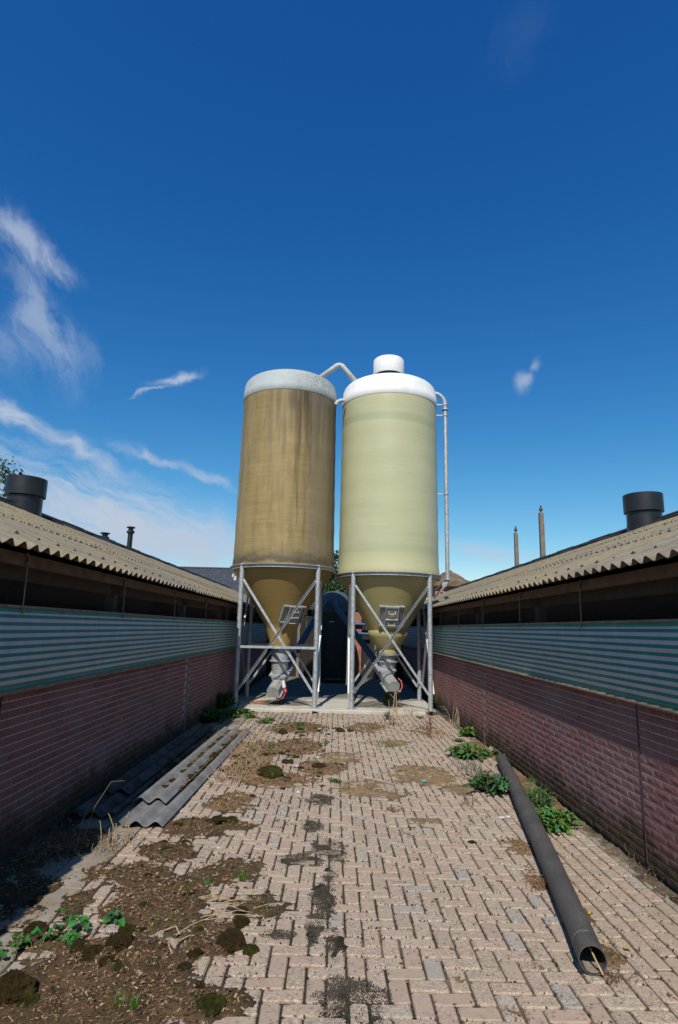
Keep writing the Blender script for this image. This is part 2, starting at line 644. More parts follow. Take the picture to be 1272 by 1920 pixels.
    streak = t.noise(t.scale(p, (0.35, 1.0, 0.35)), 7.0, 6, 0.65)
    c = t.mix(t.map(streak, 0.3, 0.7), (0.150, 0.126, 0.094), (0.262, 0.228, 0.170))
    lich = t.math('MULTIPLY', t.map(t.noise(p, 9.0, 8, 0.78), 0.44, 0.56), t.map(t.noise(t.scale(p, (1, 0.5, 1)), 0.7, 3), 0.36, 0.58))
    c = t.mix(t.math('MULTIPLY', lich, 0.62), c, (0.33, 0.255, 0.11))
    wl = t.map(t.noise(p, 34.0, 4, 0.7), 0.63, 0.70)
    c = t.mix(t.math('MULTIPLY', wl, 0.6), c, (0.60, 0.57, 0.46))
    dk = t.map(t.noise(p, 17.0, 5, 0.75), 0.55, 0.68)
    c = t.mix(t.math('MULTIPLY', dk, 0.65), c, (0.07, 0.06, 0.05))
    t.l.new(c, b.inputs['Base Color'])
    b.inputs['Roughness'].default_value = 0.92
    t.l.new(t.bump(t.noise(p, 60.0, 6, 0.7), 0.5, 0.005), b.inputs['Normal'])
    MAT['roof'] = m
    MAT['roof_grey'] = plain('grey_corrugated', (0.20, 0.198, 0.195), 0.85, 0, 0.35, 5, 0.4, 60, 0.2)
    MAT['roof_shaded'] = plain('shaded_corrugated', (0.11, 0.105, 0.095), 0.95, 0, 0.7, 4, 0.6, 60, 0.1, col2=(0.028, 0.025, 0.018))  # grey sheet colour darkened to paint in the shade by the left wall
    MAT['roof_dark'] = plain('dark_corrugated', (0.060, 0.066, 0.078), 0.7, 0, 0.25, 2, 0.2)
    MAT['bolt'] = plain('bolt_cap', (0.035, 0.03, 0.028), 0.8)
    MAT['ridge'] = plain('ridge_cap', (0.055, 0.055, 0.062), 0.7, 0, 0.4, 4)

    # --- striped curtain
    m, t, b = new_mat('striped_curtain')
    tc = t.node('ShaderNodeTexCoord')
    p = tc.outputs['Object']
    sp = t.node('ShaderNodeSeparateXYZ'); t.l.new(p, sp.inputs[0])
    z = t.math('ADD', sp.outputs[2], t.math('MULTIPLY', t.math('SUBTRACT', t.noise(t.scale(p, (1, 0.35, 0.0)), 1.0, 2), 0.5), 0.010))
    ph = t.math('FRACT', t.math('DIVIDE', t.math('SUBTRACT', z, 1.306), 0.0575))
    stripe = t.math('MULTIPLY', t.map(ph, 0.0, 0.03), t.map(ph, 0.47, 0.50, 1.0, 0.0))
    band = t.math('MAXIMUM', t.math('GREATER_THAN', z, 1.868), t.math('LESS_THAN', z, 1.306))
    wear = t.noise(p, 5.0, 6, 0.65)
    white = t.mix(t.map(wear, 0.3, 0.7), (0.43, 0.41, 0.42), (0.56, 0.54, 0.53))
    teal = t.mix(t.map(wear, 0.3, 0.7), (0.001, 0.175, 0.150), (0.003, 0.240, 0.195))
    c = t.mix(stripe, white, teal)
    c = t.mix(band, c, t.mix(t.map(wear, 0.35, 0.65), (0.015, 0.19, 0.125), (0.04, 0.26, 0.17)))
    dustn = t.math('MULTIPLY', t.map(t.noise(t.scale(p, (1, 0.5, 3)), 2.0, 6, 0.7), 0.5, 0.75), t.map(z, 1.9, 1.28, 0.03, 0.30))
    c = t.mix(dustn, c, (0.34, 0.30, 0.25))
    t.l.new(c, b.inputs['Base Color'])
    b.inputs['Roughness'].default_value = 0.55
    h = t.math('ADD', t.noise(t.scale(p, (1, 1, 0.4)), 4.0, 3), t.math('MULTIPLY', t.noise(p, 400.0, 2), 0.05))
    t.l.new(t.bump(h, 0.35, 0.02), b.inputs['Normal'])
    MAT['curtain'] = m

    MAT['timber'] = plain('weathered_timber', (0.17, 0.11, 0.07), 0.85, 0, 0.45, 7, 0.5, 40)
    MAT['timber_dark'] = plain('dark_timber', (0.055, 0.040, 0.030), 0.9, 0, 0.4, 5, 0.4, 40)
    MAT['inside'] = plain('barn_inside', (0.05, 0.045, 0.04), 0.95, 0, 0.4, 2, 0.2)
    MAT['post'] = plain('concrete_post', (0.20, 0.17, 0.145), 0.9, 0, 0.3, 6, 0.4, 50)
    MAT['wire'] = plain('netting_wire', (0.085, 0.07, 0.055), 0.7, 0.0, 0.2, 6, 0)
    MAT['rail'] = plain('curtain_rail', (0.26, 0.21, 0.16), 0.75, 0.1, 0.4, 9, 0.2)
    MAT['black'] = plain('black_plastic', (0.014, 0.015, 0.018), 0.42, 0, 0.3, 4, 0.12, 80, 0.45)
    MAT['pipe'] = plain('drain_pipe_plastic', (0.078, 0.074, 0.072), 0.6, 0, 0.28, 2, 0.22, 110, 0.35, col2=(0.062, 0.058, 0.056))
    m, t, b = new_mat('dusty_drain_pipe')
    p = coords(t, True)
    n = t.noise(p, 5.0, 7, 0.7)
    c = t.mix(t.map(n, 0.35, 0.68), (0.058, 0.055, 0.054), (0.092, 0.086, 0.080))
    sp = t.node('ShaderNodeSeparateXYZ'); t.l.new(coords(t), sp.inputs[0])
    dust = t.math('MULTIPLY', t.map(t.noise(p, 38.0, 6, 0.75), 0.52, 0.66), t.map(t.noise(p, 2.0, 3), 0.35, 0.65))
    c = t.mix(t.math('MULTIPLY', dust, 0.55), c, (0.19, 0.16, 0.13))
    t.l.new(c, b.inputs['Base Color'])
    t.put(b.inputs['Roughness'], t.map(n, 0.3, 0.7, 0.45, 0.75))
    t.l.new(t.bump(t.noise(p, 90.0, 5, 0.7), 0.25, 0.003), b.inputs['Normal'])
    MAT['pipe'] = m
    MAT['pvc'] = plain('grey_pvc', (0.47, 0.48, 0.47), 0.5, 0, 0.15, 6, 0.05)
    MAT['tube_blue'] = plain('auger_tube_steel', (0.085, 0.092, 0.10), 0.6, 0.0, 0.25, 5, 0.1)
    MAT['blue_pipe'] = plain('blue_pipe', (0.05, 0.12, 0.25), 0.5)
    MAT['galv'] = None
    m, t, b = new_mat('galvanised_steel')
    p = coords(t)
    v = t.voronoi(p, 55.0, out='Color')
    sv = t.node('ShaderNodeSeparateColor'); t.l.new(v, sv.inputs[0])
    n = t.noise(p, 9.0, 6, 0.65)
    f = t.math('ADD', t.math('MULTIPLY', sv.outputs[0], 0.35), t.math('MULTIPLY', n, 0.65))
    c = t.mix(t.map(f, 0.25, 0.72), (0.30, 0.32, 0.34), (0.52, 0.54, 0.55))
    c = t.mix(t.map(t.noise(p, 4.0, 6, 0.7), 0.62, 0.75, 0, 0.6), c, (0.27, 0.20, 0.14))
    t.l.new(c, b.inputs['Base Color'])
    b.inputs['Metallic'].default_value = 0.45
    t.put(b.inputs['Roughness'], t.map(f, 0.25, 0.72, 0.38, 0.62))
    MAT['galv'] = m
    MAT['motor'] = plain('auger_box_grey', (0.33, 0.34, 0.33), 0.55, 0.2, 0.2, 8, 0.1)
    MAT['hatch'] = plain('hatch_grey', (0.27, 0.275, 0.26), 0.55, 0.25, 0.3, 12, 0.15)
    MAT['handle'] = plain('handle_white', (0.62, 0.60, 0.56), 0.45, 0.2, 0.15)
    MAT['cable'] = plain('orange_cable', (0.55, 0.10, 0.04), 0.5)
    MAT['red'] = plain('red_plug', (0.50, 0.03, 0.03), 0.4)
    MAT['yellow'] = plain('yellow_sticker', (0.60, 0.50, 0.04), 0.5)
    MAT['white'] = plain('white_polyester', (0.80, 0.80, 0.79), 0.42, 0, 0.06, 2.5, 0.04, 30, 0.4)
    m, t, b = new_mat('white_polyester')
    p = coords(t)
    c = t.mix(t.map(t.noise(p, 2.5, 6, 0.65), 0.3, 0.7), (0.70, 0.70, 0.68), (0.80, 0.80, 0.79))
    st_ = t.noise(t.scale(p, (9, 9, 0.7)), 1.0, 5, 0.65)
    c = t.mix(t.math('MULTIPLY', t.map(st_, 0.52, 0.70), 0.35), c, (0.46, 0.45, 0.40))
    c = t.mix(t.math('MULTIPLY', t.map(t.noise(p, 30.0, 5, 0.75), 0.62, 0.72), 0.4), c, (0.36, 0.34, 0.28))
    t.l.new(c, b.inputs['Base Color'])
    b.inputs['Roughness'].default_value = 0.5
    MAT['white'] = m
    MAT['thatch'] = plain('thatch', (0.155, 0.108, 0.072), 0.95, 0, 0.5, 1.6, 0.6, 9, 0.1, col2=(0.085, 0.066, 0.04))
    MAT['tile_red'] = plain('red_ridge_tile', (0.40, 0.15, 0.09), 0.8, 0, 0.3, 4)
    MAT['house_brick'] = plain('house_brick', (0.36, 0.15, 0.105), 0.85, 0, 0.3, 5, 0.3, 20)
    MAT['lime'] = plain('white_frame', (0.6, 0.6, 0.58), 0.6)
    MAT['glass'] = plain('dark_glass', (0.02, 0.024, 0.03), 0.12, 0, 0.1, 2, 0, 10, 0.6)
    MAT['tank'] = plain('dark_green_polyester', (0.035, 0.045, 0.038), 0.6, 0, 0.3, 2.5, 0.1, 30)
    MAT['tank_lit'] = plain('sunlit_tank_polyester', (0.075, 0.095, 0.105), 0.6, 0, 0.2, 2.5, 0.1, 30)  # dome lighter than the body: sun above the silo shadow painted into it
    MAT['shed'] = plain('dark_board', (0.030, 0.026, 0.024), 0.85, 0, 0.4, 3, 0.3, 30)  # near-black boards, one even tone
    MAT['bark'] = plain('bark', (0.10, 0.075, 0.055), 0.95, 0, 0.4, 8, 0.6, 30)
    MAT['rust'] = plain('rusty_iron', (0.10, 0.06, 0.045), 0.8)
    MAT['bait'] = plain('bait_box_plastic', (0.035, 0.037, 0.040), 0.5, 0, 0.2, 8, 0.1)

    # --- ground beyond
    m, t, b = new_mat('meadow_ground')
    p = coords(t, True)
    c = t.mix(t.map(t.noise(p, 0.8, 6, 0.7), 0.35, 0.65), (0.09, 0.075, 0.05), (0.07, 0.085, 0.03))
    t.l.new(c, b.inputs['Base Color'])
    b.inputs['Roughness'].default_value = 1.0
    t.l.new(t.bump(t.noise(p, 20.0, 6, 0.7), 0.6, 0.03), b.inputs['Normal'])
    MAT['ground'] = m

    # --- silo bodies: glass-fibre wound horizontally
    def silo_mat(name, old):
        m, t, b = new_mat(name)
        p = coords(t)
        sp = t.node('ShaderNodeSeparateXYZ'); t.l.new(p, sp.inputs[0])
        x, y, z = sp.outputs
        ang = t.math('ARCTAN2', x, t.math('MULTIPLY', y, -1.0))      # 0 towards the alley, positive to the right
        cyl = t.node('ShaderNodeCombineXYZ')
        t.put(cyl.inputs[0], t.math('MULTIPLY', ang, 1.25)); t.put(cyl.inputs[1], z)
        q = cyl.outputs[0]
        wind = t.noise(t.scale(q, (0.25, 14.0, 1)), 3.0, 5, 0.6)       # fine bands round the body
        fil = t.noise(t.scale(q, (1.0, 60.0, 1)), 4.0, 3, 0.6)
        soft = t.noise(q, 1.0, 4, 0.6)
        if old:
            c = t.mix(t.map(wind, 0.35, 0.65), (0.262, 0.186, 0.072), (0.330, 0.250, 0.112))
            vert = t.noise(t.scale(q, (3.2, 0.40, 1)), 2.0, 5, 0.55)
            c = t.mix(t.math('MULTIPLY', t.map(vert, 0.45, 0.80), 0.62), c, (0.13, 0.085, 0.040))
            c = t.mix(t.math('MULTIPLY', t.map(t.noise(t.scale(q, (2.2, 1.3, 1)), 1.6, 5, 0.65), 0.5, 0.75), 0.5), c, (0.42, 0.31, 0.145))
            # run-off from the cap: dark tongues, strongest on the right
            top = t.map(z, 5.2, 7.45, 0.0, 1.0)
            run = t.map(t.math('ADD', t.noise(t.scale(q, (4.2, 0.20, 1)), 1.5, 5, 0.55), t.math('MULTIPLY', top, 0.26)), 0.55, 0.76)
            rightness = t.map(t.math('ADD', ang, t.math('MULTIPLY', t.math('SUBTRACT', soft, 0.5), 0.5)), -0.40, 0.30, 0.20, 1.0)
            c = t.mix(t.math('MULTIPLY', t.math('MULTIPLY', run, rightness), 0.85), c, (0.050, 0.036, 0.022))
            gl = t.map(t.math('ADD', ang, t.math('MULTIPLY', t.math('SUBTRACT', t.noise(t.scale(q, (3, 0.7, 1)), 2.5, 7, 0.7), 0.5), 0.35)), 0.44, 0.62)
            gz = t.math('MULTIPLY', gl, t.map(t.noise(q, 40.0, 4, 0.7), 0.3, 0.6, 0.45, 1.0))
            c = t.mix(t.math('MULTIPLY', gz, 0.72), c, (0.175, 0.148, 0.110))
            dke = t.math('MULTIPLY', t.map(ang, 0.16, 0.40), t.map(ang, 0.42, 0.62, 1.0, 0.0))
            c = t.mix(t.math('MULTIPLY', t.math('MULTIPLY', dke, t.map(t.noise(t.scale(q, (2.5, 0.3, 1)), 2.0, 6, 0.65), 0.35, 0.62)), t.map(z, 3.3, 6.9, 0.15, 0.8)), c, (0.075, 0.052, 0.030))
            bot = t.math('ADD', z, t.math('MULTIPLY', t.math('SUBTRACT', t.noise(t.scale(q, (1, 2, 1)), 3.0, 7, 0.75), 0.5), 0.55))
            bb = t.math('MULTIPLY', t.map(bot, 3.12, 3.20), t.map(bot, 3.26, 3.52, 1.0, 0.0))
            c = t.mix(t.math('MULTIPLY', bb, 0.9), c, (0.085, 0.068, 0.045))
        else:
            c = t.mix(t.map(wind, 0.3, 0.7), (0.400, 0.395, 0.225), (0.465, 0.460, 0.280))
            c = t.mix(t.math('MULTIPLY', t.map(soft, 0.4, 0.7), 0.35), c, (0.50, 0.48, 0.32))
            zb = t.math('ADD', z, t.math('MULTIPLY', ang, 0.05))
            band = t.math('MULTIPLY', t.map(zb, 6.62, 6.66), t.map(zb, 6.80, 6.88, 1.0, 0.0))
            c = t.mix(t.math('MULTIPLY', band, 0.5), c, (0.29, 0.315, 0.175))
            lowb = t.math('MULTIPLY', t.map(z, 3.35, 3.50, 1.0, 0.0), t.map(z, 3.05, 3.1))
            c = t.mix(t.math('MULTIPLY', lowb, 0.5), c, (0.52, 0.50, 0.28))
            midb = t.math('MULTIPLY', t.map(z, 3.46, 3.52), t.map(z, 3.62, 3.70, 1.0, 0.0))
            c = t.mix(t.math('MULTIPLY', midb, 0.35), c, (0.33, 0.34, 0.19))
        # below the ring: the hopper, plainer and browner
        cone = t.map(z, 3.02 if not old else 3.14, 3.06 if not old else 3.18, 1.0, 0.0)
        cc = t.mix(t.map(wind, 0.3, 0.7), (0.29, 0.19, 0.062), (0.37, 0.25, 0.09)) if old else t.mix(t.map(wind, 0.3, 0.7), (0.36, 0.30, 0.13), (0.43, 0.37, 0.17))
        c = t.mix(cone, c, cc)
        t.l.new(c, b.inputs['Base Color'])
        b.inputs['Roughness'].default_value = 0.5 if old else 0.38
        b.inputs['Specular IOR Level'].default_value = 0.3 if old else 0.4
        hgt = t.math('ADD', t.math('MULTIPLY', wind, 0.6), t.math('MULTIPLY', fil, 0.5))
        t.l.new(t.bump(hgt, 0.22, 0.006), b.inputs['Normal'])
        return m
    MAT['silo_old'] = silo_mat('brown_polyester', True)
    MAT['silo_new'] = silo_mat('olive_polyester', False)

    m, t, b = new_mat('grey_cap_polyester')
    p = coords(t)
    sp = t.node('ShaderNodeSeparateXYZ'); t.l.new(p, sp.inputs[0])
    c = t.mix(t.map(t.noise(p, 3.0, 6, 0.65), 0.3, 0.7), (0.33, 0.37, 0.37), (0.43, 0.47, 0.46))
    spk = t.math('MULTIPLY', t.map(t.noise(p, 38.0, 5, 0.75), 0.47, 0.60), t.map(sp.outputs[0], -0.2, 0.75))
    c = t.mix(t.math('MULTIPLY', spk, 0.85), c, (0.10, 0.095, 0.07))
    c = t.mix(t.math('MULTIPLY', t.map(t.noise(p, 9.0, 4), 0.55, 0.7), 0.35), c, (0.33, 0.30, 0.22))
    t.l.new(c, b.inputs['Base Color'])
    b.inputs['Roughness'].default_value = 0.6
    MAT['cap_old'] = m


mats()

# ------------------------------------------------------------------ the ground
ALLEY_L, ALLEY_R = -2.47, 2.47
Y0, Y1 = 1.2, 13.30                 # paved part of the alley
SLAB_Z = 0.06

mb = MB()
g = 3000.0
mb.add([(-g, -g, -0.06), (g, -g, -0.06), (g, g, -0.06), (-g, g, -0.06)], [(0, 1, 2, 3)])
o = mb.build('ground', MAT['ground'])
tag(o, 'brown and green earth around the barns', kind='structure')

pave = bpy.data.objects.new('pavement', None)
COL.objects.link(pave)
tag(pave, 'beige brick paving of the alley between the barns', kind='structure')


def paver_mesh(lx, ly, seed, worn=0.013):
    """one paver: an octagonal-cornered block with a chamfered, slightly uneven top"""
    rg = np.random.RandomState(seed)
    hx, hy = lx / 2, ly / 2
    pts = []
    for sx, sy in ((1, 1), (-1, 1), (-1, -1), (1, -1)):
        k1, k2 = worn * rg.uniform(0.3, 1.6, 2)
        a = (sx * hx, sy * (hy - k1)); bb = (sx * (hx - k2), sy * hy)
        pts += [a, bb] if sx * sy > 0 else [bb, a]
    n = len(pts)
    vs = []
    for i, (x, y) in enumerate(pts):
        vs.append((x, y, -0.05))
    for i, (x, y) in enumerate(pts):
        vs.append((x, y, -0.006 - rg.uniform(0, 0.002)))
    for i, (x, y) in enumerate(pts):
        s = 0.005 + rg.uniform(0, 0.003)
        vs.append((x - math.copysign(s, x), y - math.copysign(s, y), rg.uniform(-0.0012, 0.0008)))
    fs = []
    for k in range(2):
        for i in range(n):
            j = (i + 1) % n
            fs.append((k * n + i, k * n + j, (k + 1) * n + j, (k + 1) * n + i))
    fs.append(tuple(2 * n + i for i in range(n)))
    return vs, fs


PW = 0.106
GAP = 0.0115
PL = 2 * PW
variants_h = [paver_mesh(PL - GAP, PW - GAP, 100 + i) for i in range(10)]
variants_v = [paver_mesh(PW - GAP, PL - GAP, 200 + i) for i in range(10)]
variants_s = [paver_mesh(PW - GAP, PW - GAP, 250 + i) for i in range(10)]
VAR = {'h': variants_h, 'v': variants_v, 's': variants_s}
X_HB0, X_HB1 = -1.66, 1.50
pav = []      # (x, y, kind, variant)
i0, i1 = int(math.floor(X_HB0 / PW)), int(math.ceil(X_HB1 / PW))
j0, j1 = int(math.floor(Y0 / PW)), int(math.floor(Y1 / PW))
for i in range(i0, i1):
    for j in range(j0, j1):
        mm = (i + j) % 4
        if mm == 0:
            pav.append(((i + 1) * PW, (j + 0.5) * PW, 'h'))
        elif mm == 2:
            pav.append(((i + 0.5) * PW, (j + 1) * PW, 'v'))
for j in range(j0, j1):
    if (i1 + j) % 4 == 2:
        pav.append(((i1 + 0.5) * PW, (j + 1) * PW, 'v'))
    elif (i1 + j) % 4 == 0:
        pav.append(((i1 + 0.5) * PW, (j + 0.5) * PW, 's'))
    if (i0 + j) % 4 == 1:
        pav.append(((i0 + 0.5) * PW, (j + 0.5) * PW, 's'))
X_ROW0 = (i1 + 1) * PW - 0.02
nrow = int((ALLEY_R - 0.12 - X_ROW0) / PW)
for r_ in range(nrow):
    yy = Y0 + (PW if r_ % 2 else 0.03)
    while yy < Y1 - 0.1:
        pav.append((X_ROW0 + (r_ + 0.5) * PW + 0.02, yy + PW, 'v'))
        yy += PL


def in_view(p):
    d = Vector(p) - CAM
    z = d.dot(fw)
    if z < 0.3:
        return False
    x = 636 + F * d.dot(rt2) / z
    y = 960 - F * d.dot(up2) / z
    return -30 < x < 1302 and -30 < y < 1950


def px_size(p):
    d = Vector(p) - CAM
    return 1.0 / d.length


pav = [(x, y, k, RNG.randint(10)) for x, y, k in pav]
vis = sorted([q for q in pav if in_view((q[0], q[1], 0))], key=lambda q: -px_size((q[0], q[1], 0)))
near = set(id(q) for q in vis[:300])
VME = {'h': [], 'v': [], 's': []}
for kk, var in VAR.items():
    lst = VME[kk]
    for vs, fs in var:
        q = MB(); q.add(vs, fs)
        lst.append(q.mesh('paver', MAT['paver']))
stuff = MB()
for q in pav:
    x, y, k, v_ = q
    dz = RNG.uniform(-0.003, 0.003) + 0.004 * (fbm(np.array([x]), np.array([y]), 0.9, 2)[0] - 0.5)
    rz = R(RNG.normal(0, 0.7)); rx = R(RNG.normal(0, 0.5)); ry = R(RNG.normal(0, 0.5))
    jx, jy = RNG.normal(0, 0.0012, 2)
    if id(q) in near:
        me = VME[k][v_]
        link('paver', me, pave, (x + jx, y + jy, dz), (rx, ry, rz))
    else:
        vs, fs = VAR[k][v_]
        mt = Matrix.Translation((x + jx, y + jy, dz)) @ Euler((rx, ry, rz)).to_matrix().to_4x4()
        t_ = RNG.rand()
        stuff.add([mt @ Vector(p) for p in vs], fs, (t_, t_, t_))
stuff.build('paver_field', MAT['paver'], pave, kind='stuff')

# concrete tiles along the left wall, kerb strip along the right wall
tile_vs = [paver_mesh(0.292, 0.292, 300 + i, 0.006) for i in range(4)]
tile_me = []
for vs, fs in tile_vs:
    q = MB(); q.add(vs, fs); tile_me.append(q.mesh('concrete_tile', MAT['concrete']))
xt = X_HB0 - 0.03
for a_ in range(3):
    for b_ in range(int((Y1 - Y0) / 0.3)):
        x = i0 * PW - 0.155 - a_ * 0.3
        y = Y0 + 0.15 + b_ * 0.3
        if x < ALLEY_L + 0.05:
            continue
        link('concrete_tile', tile_me[RNG.randint(4)], pave, (x, y, RNG.uniform(-0.004, 0.003)), (R(RNG.normal(0, .5)), R(RNG.normal(0, .5)), R(RNG.normal(0, .4))))
kerb_vs = [paver_mesh(0.10, 0.98, 320 + i, 0.006) for i in range(3)]
kerb_me = []
for vs, fs in kerb_vs:
    q = MB(); q.add(vs, fs); kerb_me.append(q.mesh('edging_strip', MAT['concrete']))
xr = X_ROW0 + nrow * PW + 0.02 + 0.055
for b_ in range(int((Y1 - Y0) / 1.0)):
    link('edging_strip', kerb_me[b_ % 3], pave, (xr, Y0 + 0.5 + b_ * 1.0, RNG.uniform(-0.004, 0.004)), (0, R(RNG.normal(0, .6)), R(RNG.normal(0, .15))))

# ---- soil, moss and litter between and over the pavers: one uneven sheet
BLOBS = []      # (x, y, rx, ry, weight, type)


def blob(px, py, rx, ry, w, typ):
    p = at(px, py)
    BLOBS.append((p.x, p.y, rx, ry, w, typ))


for a_ in ((665, 1885, .17, .16, 1.15), (640, 1850, .07, .10, 1.0), (605, 1690, .085, .24, 1.1), (620, 1640, .05, .14, .95), (575, 1612, .17, .11, 1.05), (612, 1588, .12, .14, 1.0),
           (590, 1548, .08, .16, 1.05), (630, 1605, .08, .1, .9), (590, 1735, .05, .2, .9), (520, 1752, .09, .05, .95), (625, 1770, .05, .15, .8), (600, 1500, .12, .2, .8), (505, 1690, .06, .06, .8)):
    blob(*a_, 'dark')
for a_ in ((150, 1880, .55, .34, .95), (230, 1800, .50, .30, .98), (300, 1690, .38, .45, 1.0), (250, 1640, .3, .3, .85), (380, 1760, .22, .30, .95), (330, 1880, .34, .22, .95), (370, 1550, .34, .25, .95),
           (330, 1600, .22, .3, .85), (440, 1545, .25, .16, .8), (300, 1590, .2, .2, .8), (430, 1630, .3, .35, .62), (480, 1700, .2, .3, .6)):
    blob(*a_, 'brown')
for a_ in ((40, 1660, .28, .35, .80), (110, 1590, .30, .5, .85), (20, 1730, .22, .25, .6), (150, 1690, .12, .25, .62), (90, 1770, .25, .18, .8), (60, 1600, .3, .6, .8), (180, 1640, .10, .22, .6)):
    blob(*a_, 'brown')
for a_ in ((480, 1410, .42, .9, .98), (520, 1460, .5, .45, .92), (560, 1400, .4, .8, .9), (470, 1440, .35, .5, .98), (600, 1440, .4, .4, .85), (440, 1500, .3, .4, .75), (560, 1365, .6, .7, .8),
           (690, 1365, .5, .7, .6), (800, 1370, .4, .6, .55), (980, 1590, .18, .28, .82), (1005, 1650, .07, .22, .8), (1000, 1480, .18, 1.0, .85), (900, 1400, .3, .6, .7), (1085, 1700, .06, .3, .7), (1130, 1790, .10, .14, .75)):
    blob(*a_, 'dry')
for a_ in ((690, 1478, .55, .42, .83), (790, 1452, .55, .6, .86), (740, 1392, .33, .35, .92), (860, 1480, .3, .25, .7), (640, 1420, .5, .4, .7), (800, 1545, .16, .12, .75), (600, 1597, .16, .04, 1.1), (1020, 1440, .2, .8, .9), (870, 1850, .10, .05, .7)):
    blob(*a_, 'tan')


def soil_fields(x, y):
    wx = x + 0.10 * (fbm(x, y, 5.0, 4, off=3.0) - 0.5) * 2
    wy = y + 0.14 * (fbm(x, y, 4.0, 4, off=8.0) - 0.5) * 2
    m = {k: np.zeros_like(x) for k in ('dark', 'brown', 'dry', 'tan')}
    for bx, by, rx, ry, w_, ty in BLOBS:
        d = np.sqrt(((wx - bx) / rx) ** 2 + ((wy - by) / ry) ** 2)
        m[ty] = np.maximum(m[ty], w_ * (1 - sstep(d, 0.35, 1.35)))
    n1 = fbm(x, y, 14.0, 5, 0.6)
    n2 = fbm(x, y, 48.0, 4, 0.65, off=4.0)
    n3 = fbm(x, y, 3.0, 4, 0.55, off=40.0)
    return m, n1, n2, n3


def soil_height(x, y):
    m, n1, n2, n3 = soil_fields(x, y)
    edge_r = sstep(x, 2.26, 2.45); edge_l = 1 - sstep(x, -2.44, -2.30)
    cov = np.maximum.reduce([m['dark'] * 0.80, m['brown'], m['dry'] * 0.95, m['tan'] * 0.85, edge_r * 0.7, edge_l * 0.7])
    left = 1 - sstep(x, -1.0, 0.6)
    base = -0.0050 + 0.008 * (n1 - 0.5) * 2 + 0.004 * left + 0.009 * (n3 - 0.5)
    lift = cov * (0.10 + 1.05 * n1 + 0.75 * n3) - 0.69
    h = base + np.maximum(lift, 0) * 0.055 * (0.3 + 1.0 * n1) + np.minimum(lift + 0.3, 0.3) * 0.028
    h = h + (n2 - 0.5) * (0.010 + 0.016 * cov)
    flat = m['dark'] > np.maximum(m['brown'], m['dry'])
    h = np.where(flat, np.minimum(h, -0.0005 + 0.0075 * (n2 - 0.35)), h)
    return h, m, n1, n2, n3


gx = np.arange(ALLEY_L, ALLEY_R + 0.001, 0.0105)
gy = [Y0]
while gy[-1] < Y1:
    gy.append(gy[-1] + max(0.009, 0.0036 * gy[-1]))
gy[-1] = Y1
gy = np.array(gy)
GX, GY = np.meshgrid(gx, gy)
H, m, n1, n2, n3 = soil_height(GX, GY)
cdark = np.array((0.030, 0.027, 0.019)); cbrown = np.array((0.112, 0.074, 0.044)); cdry = np.array((0.235, 0.150, 0.085)); ctan = np.array((0.27, 0.195, 0.115)); cgreen = np.array((0.075, 0.080, 0.022))
sand = (sstep(fbm(GX, GY, 1.3, 4, 0.6, off=90.0) + 0.16 * sstep(GX, 0.2, 1.6), 0.46, 0.66))[..., None]
colr = np.array((0.064, 0.053, 0.039)) * (1 - sand) + np.array((0.19, 0.15, 0.11)) * sand
H = H + 0.0035 * sand[..., 0]
shade_and_dirt = (1 - sstep(GX, -2.25, -1.85))[..., None]  # painted shade with dirt: soil darkened where the left barn's shadow falls
colr = colr * (1 - 0.5 * shade_and_dirt) + np.array((0.05, 0.04, 0.028)) * 0.5 * shade_and_dirt
for k, c_ in (('tan', ctan), ('dry', cdry), ('brown', cbrown), ('dark', cdark)):
    w_ = sstep(m[k] * (0.6 + 0.8 * n1), 0.25, 0.6)[..., None]
    colr = colr * (1 - w_) + c_ * w_
gm_ = (sstep(n3, 0.52, 0.66) * sstep(m['brown'] + 0.5 * m['dry'], 0.3, 0.7) * sstep(n2, 0.4, 0.6))[..., None]
colr = colr * (1 - 0.7 * gm_) + cgreen * 0.7 * gm_
rnd_ = fbm(GX, GY, 6.0, 5, 0.7, off=120.0)[..., None]
colr = colr * (0.55 + 0.95 * rnd_)
dk = (sstep(n1, 0.55, 0.75) * 0.5)[..., None]
colr = colr * (1 - dk) + cdark * 1.2 * dk
ny, nx = GX.shape
idx = np.arange(nx * ny).reshape(ny, nx)
quads = np.stack([idx[:-1, :-1].ravel(), idx[:-1, 1:].ravel(), idx[1:, 1:].ravel(), idx[1:, :-1].ravel()], 1)
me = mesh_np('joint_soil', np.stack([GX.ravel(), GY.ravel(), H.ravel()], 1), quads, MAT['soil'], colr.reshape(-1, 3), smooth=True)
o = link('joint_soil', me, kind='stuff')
tag(o, 'dark soil, moss and crumbled dirt in and over the paving joints', 'soil')


def gz(x, y):
    return float(max(soil_height(np.array([x]), np.array([y]))[0][0], -0.001))


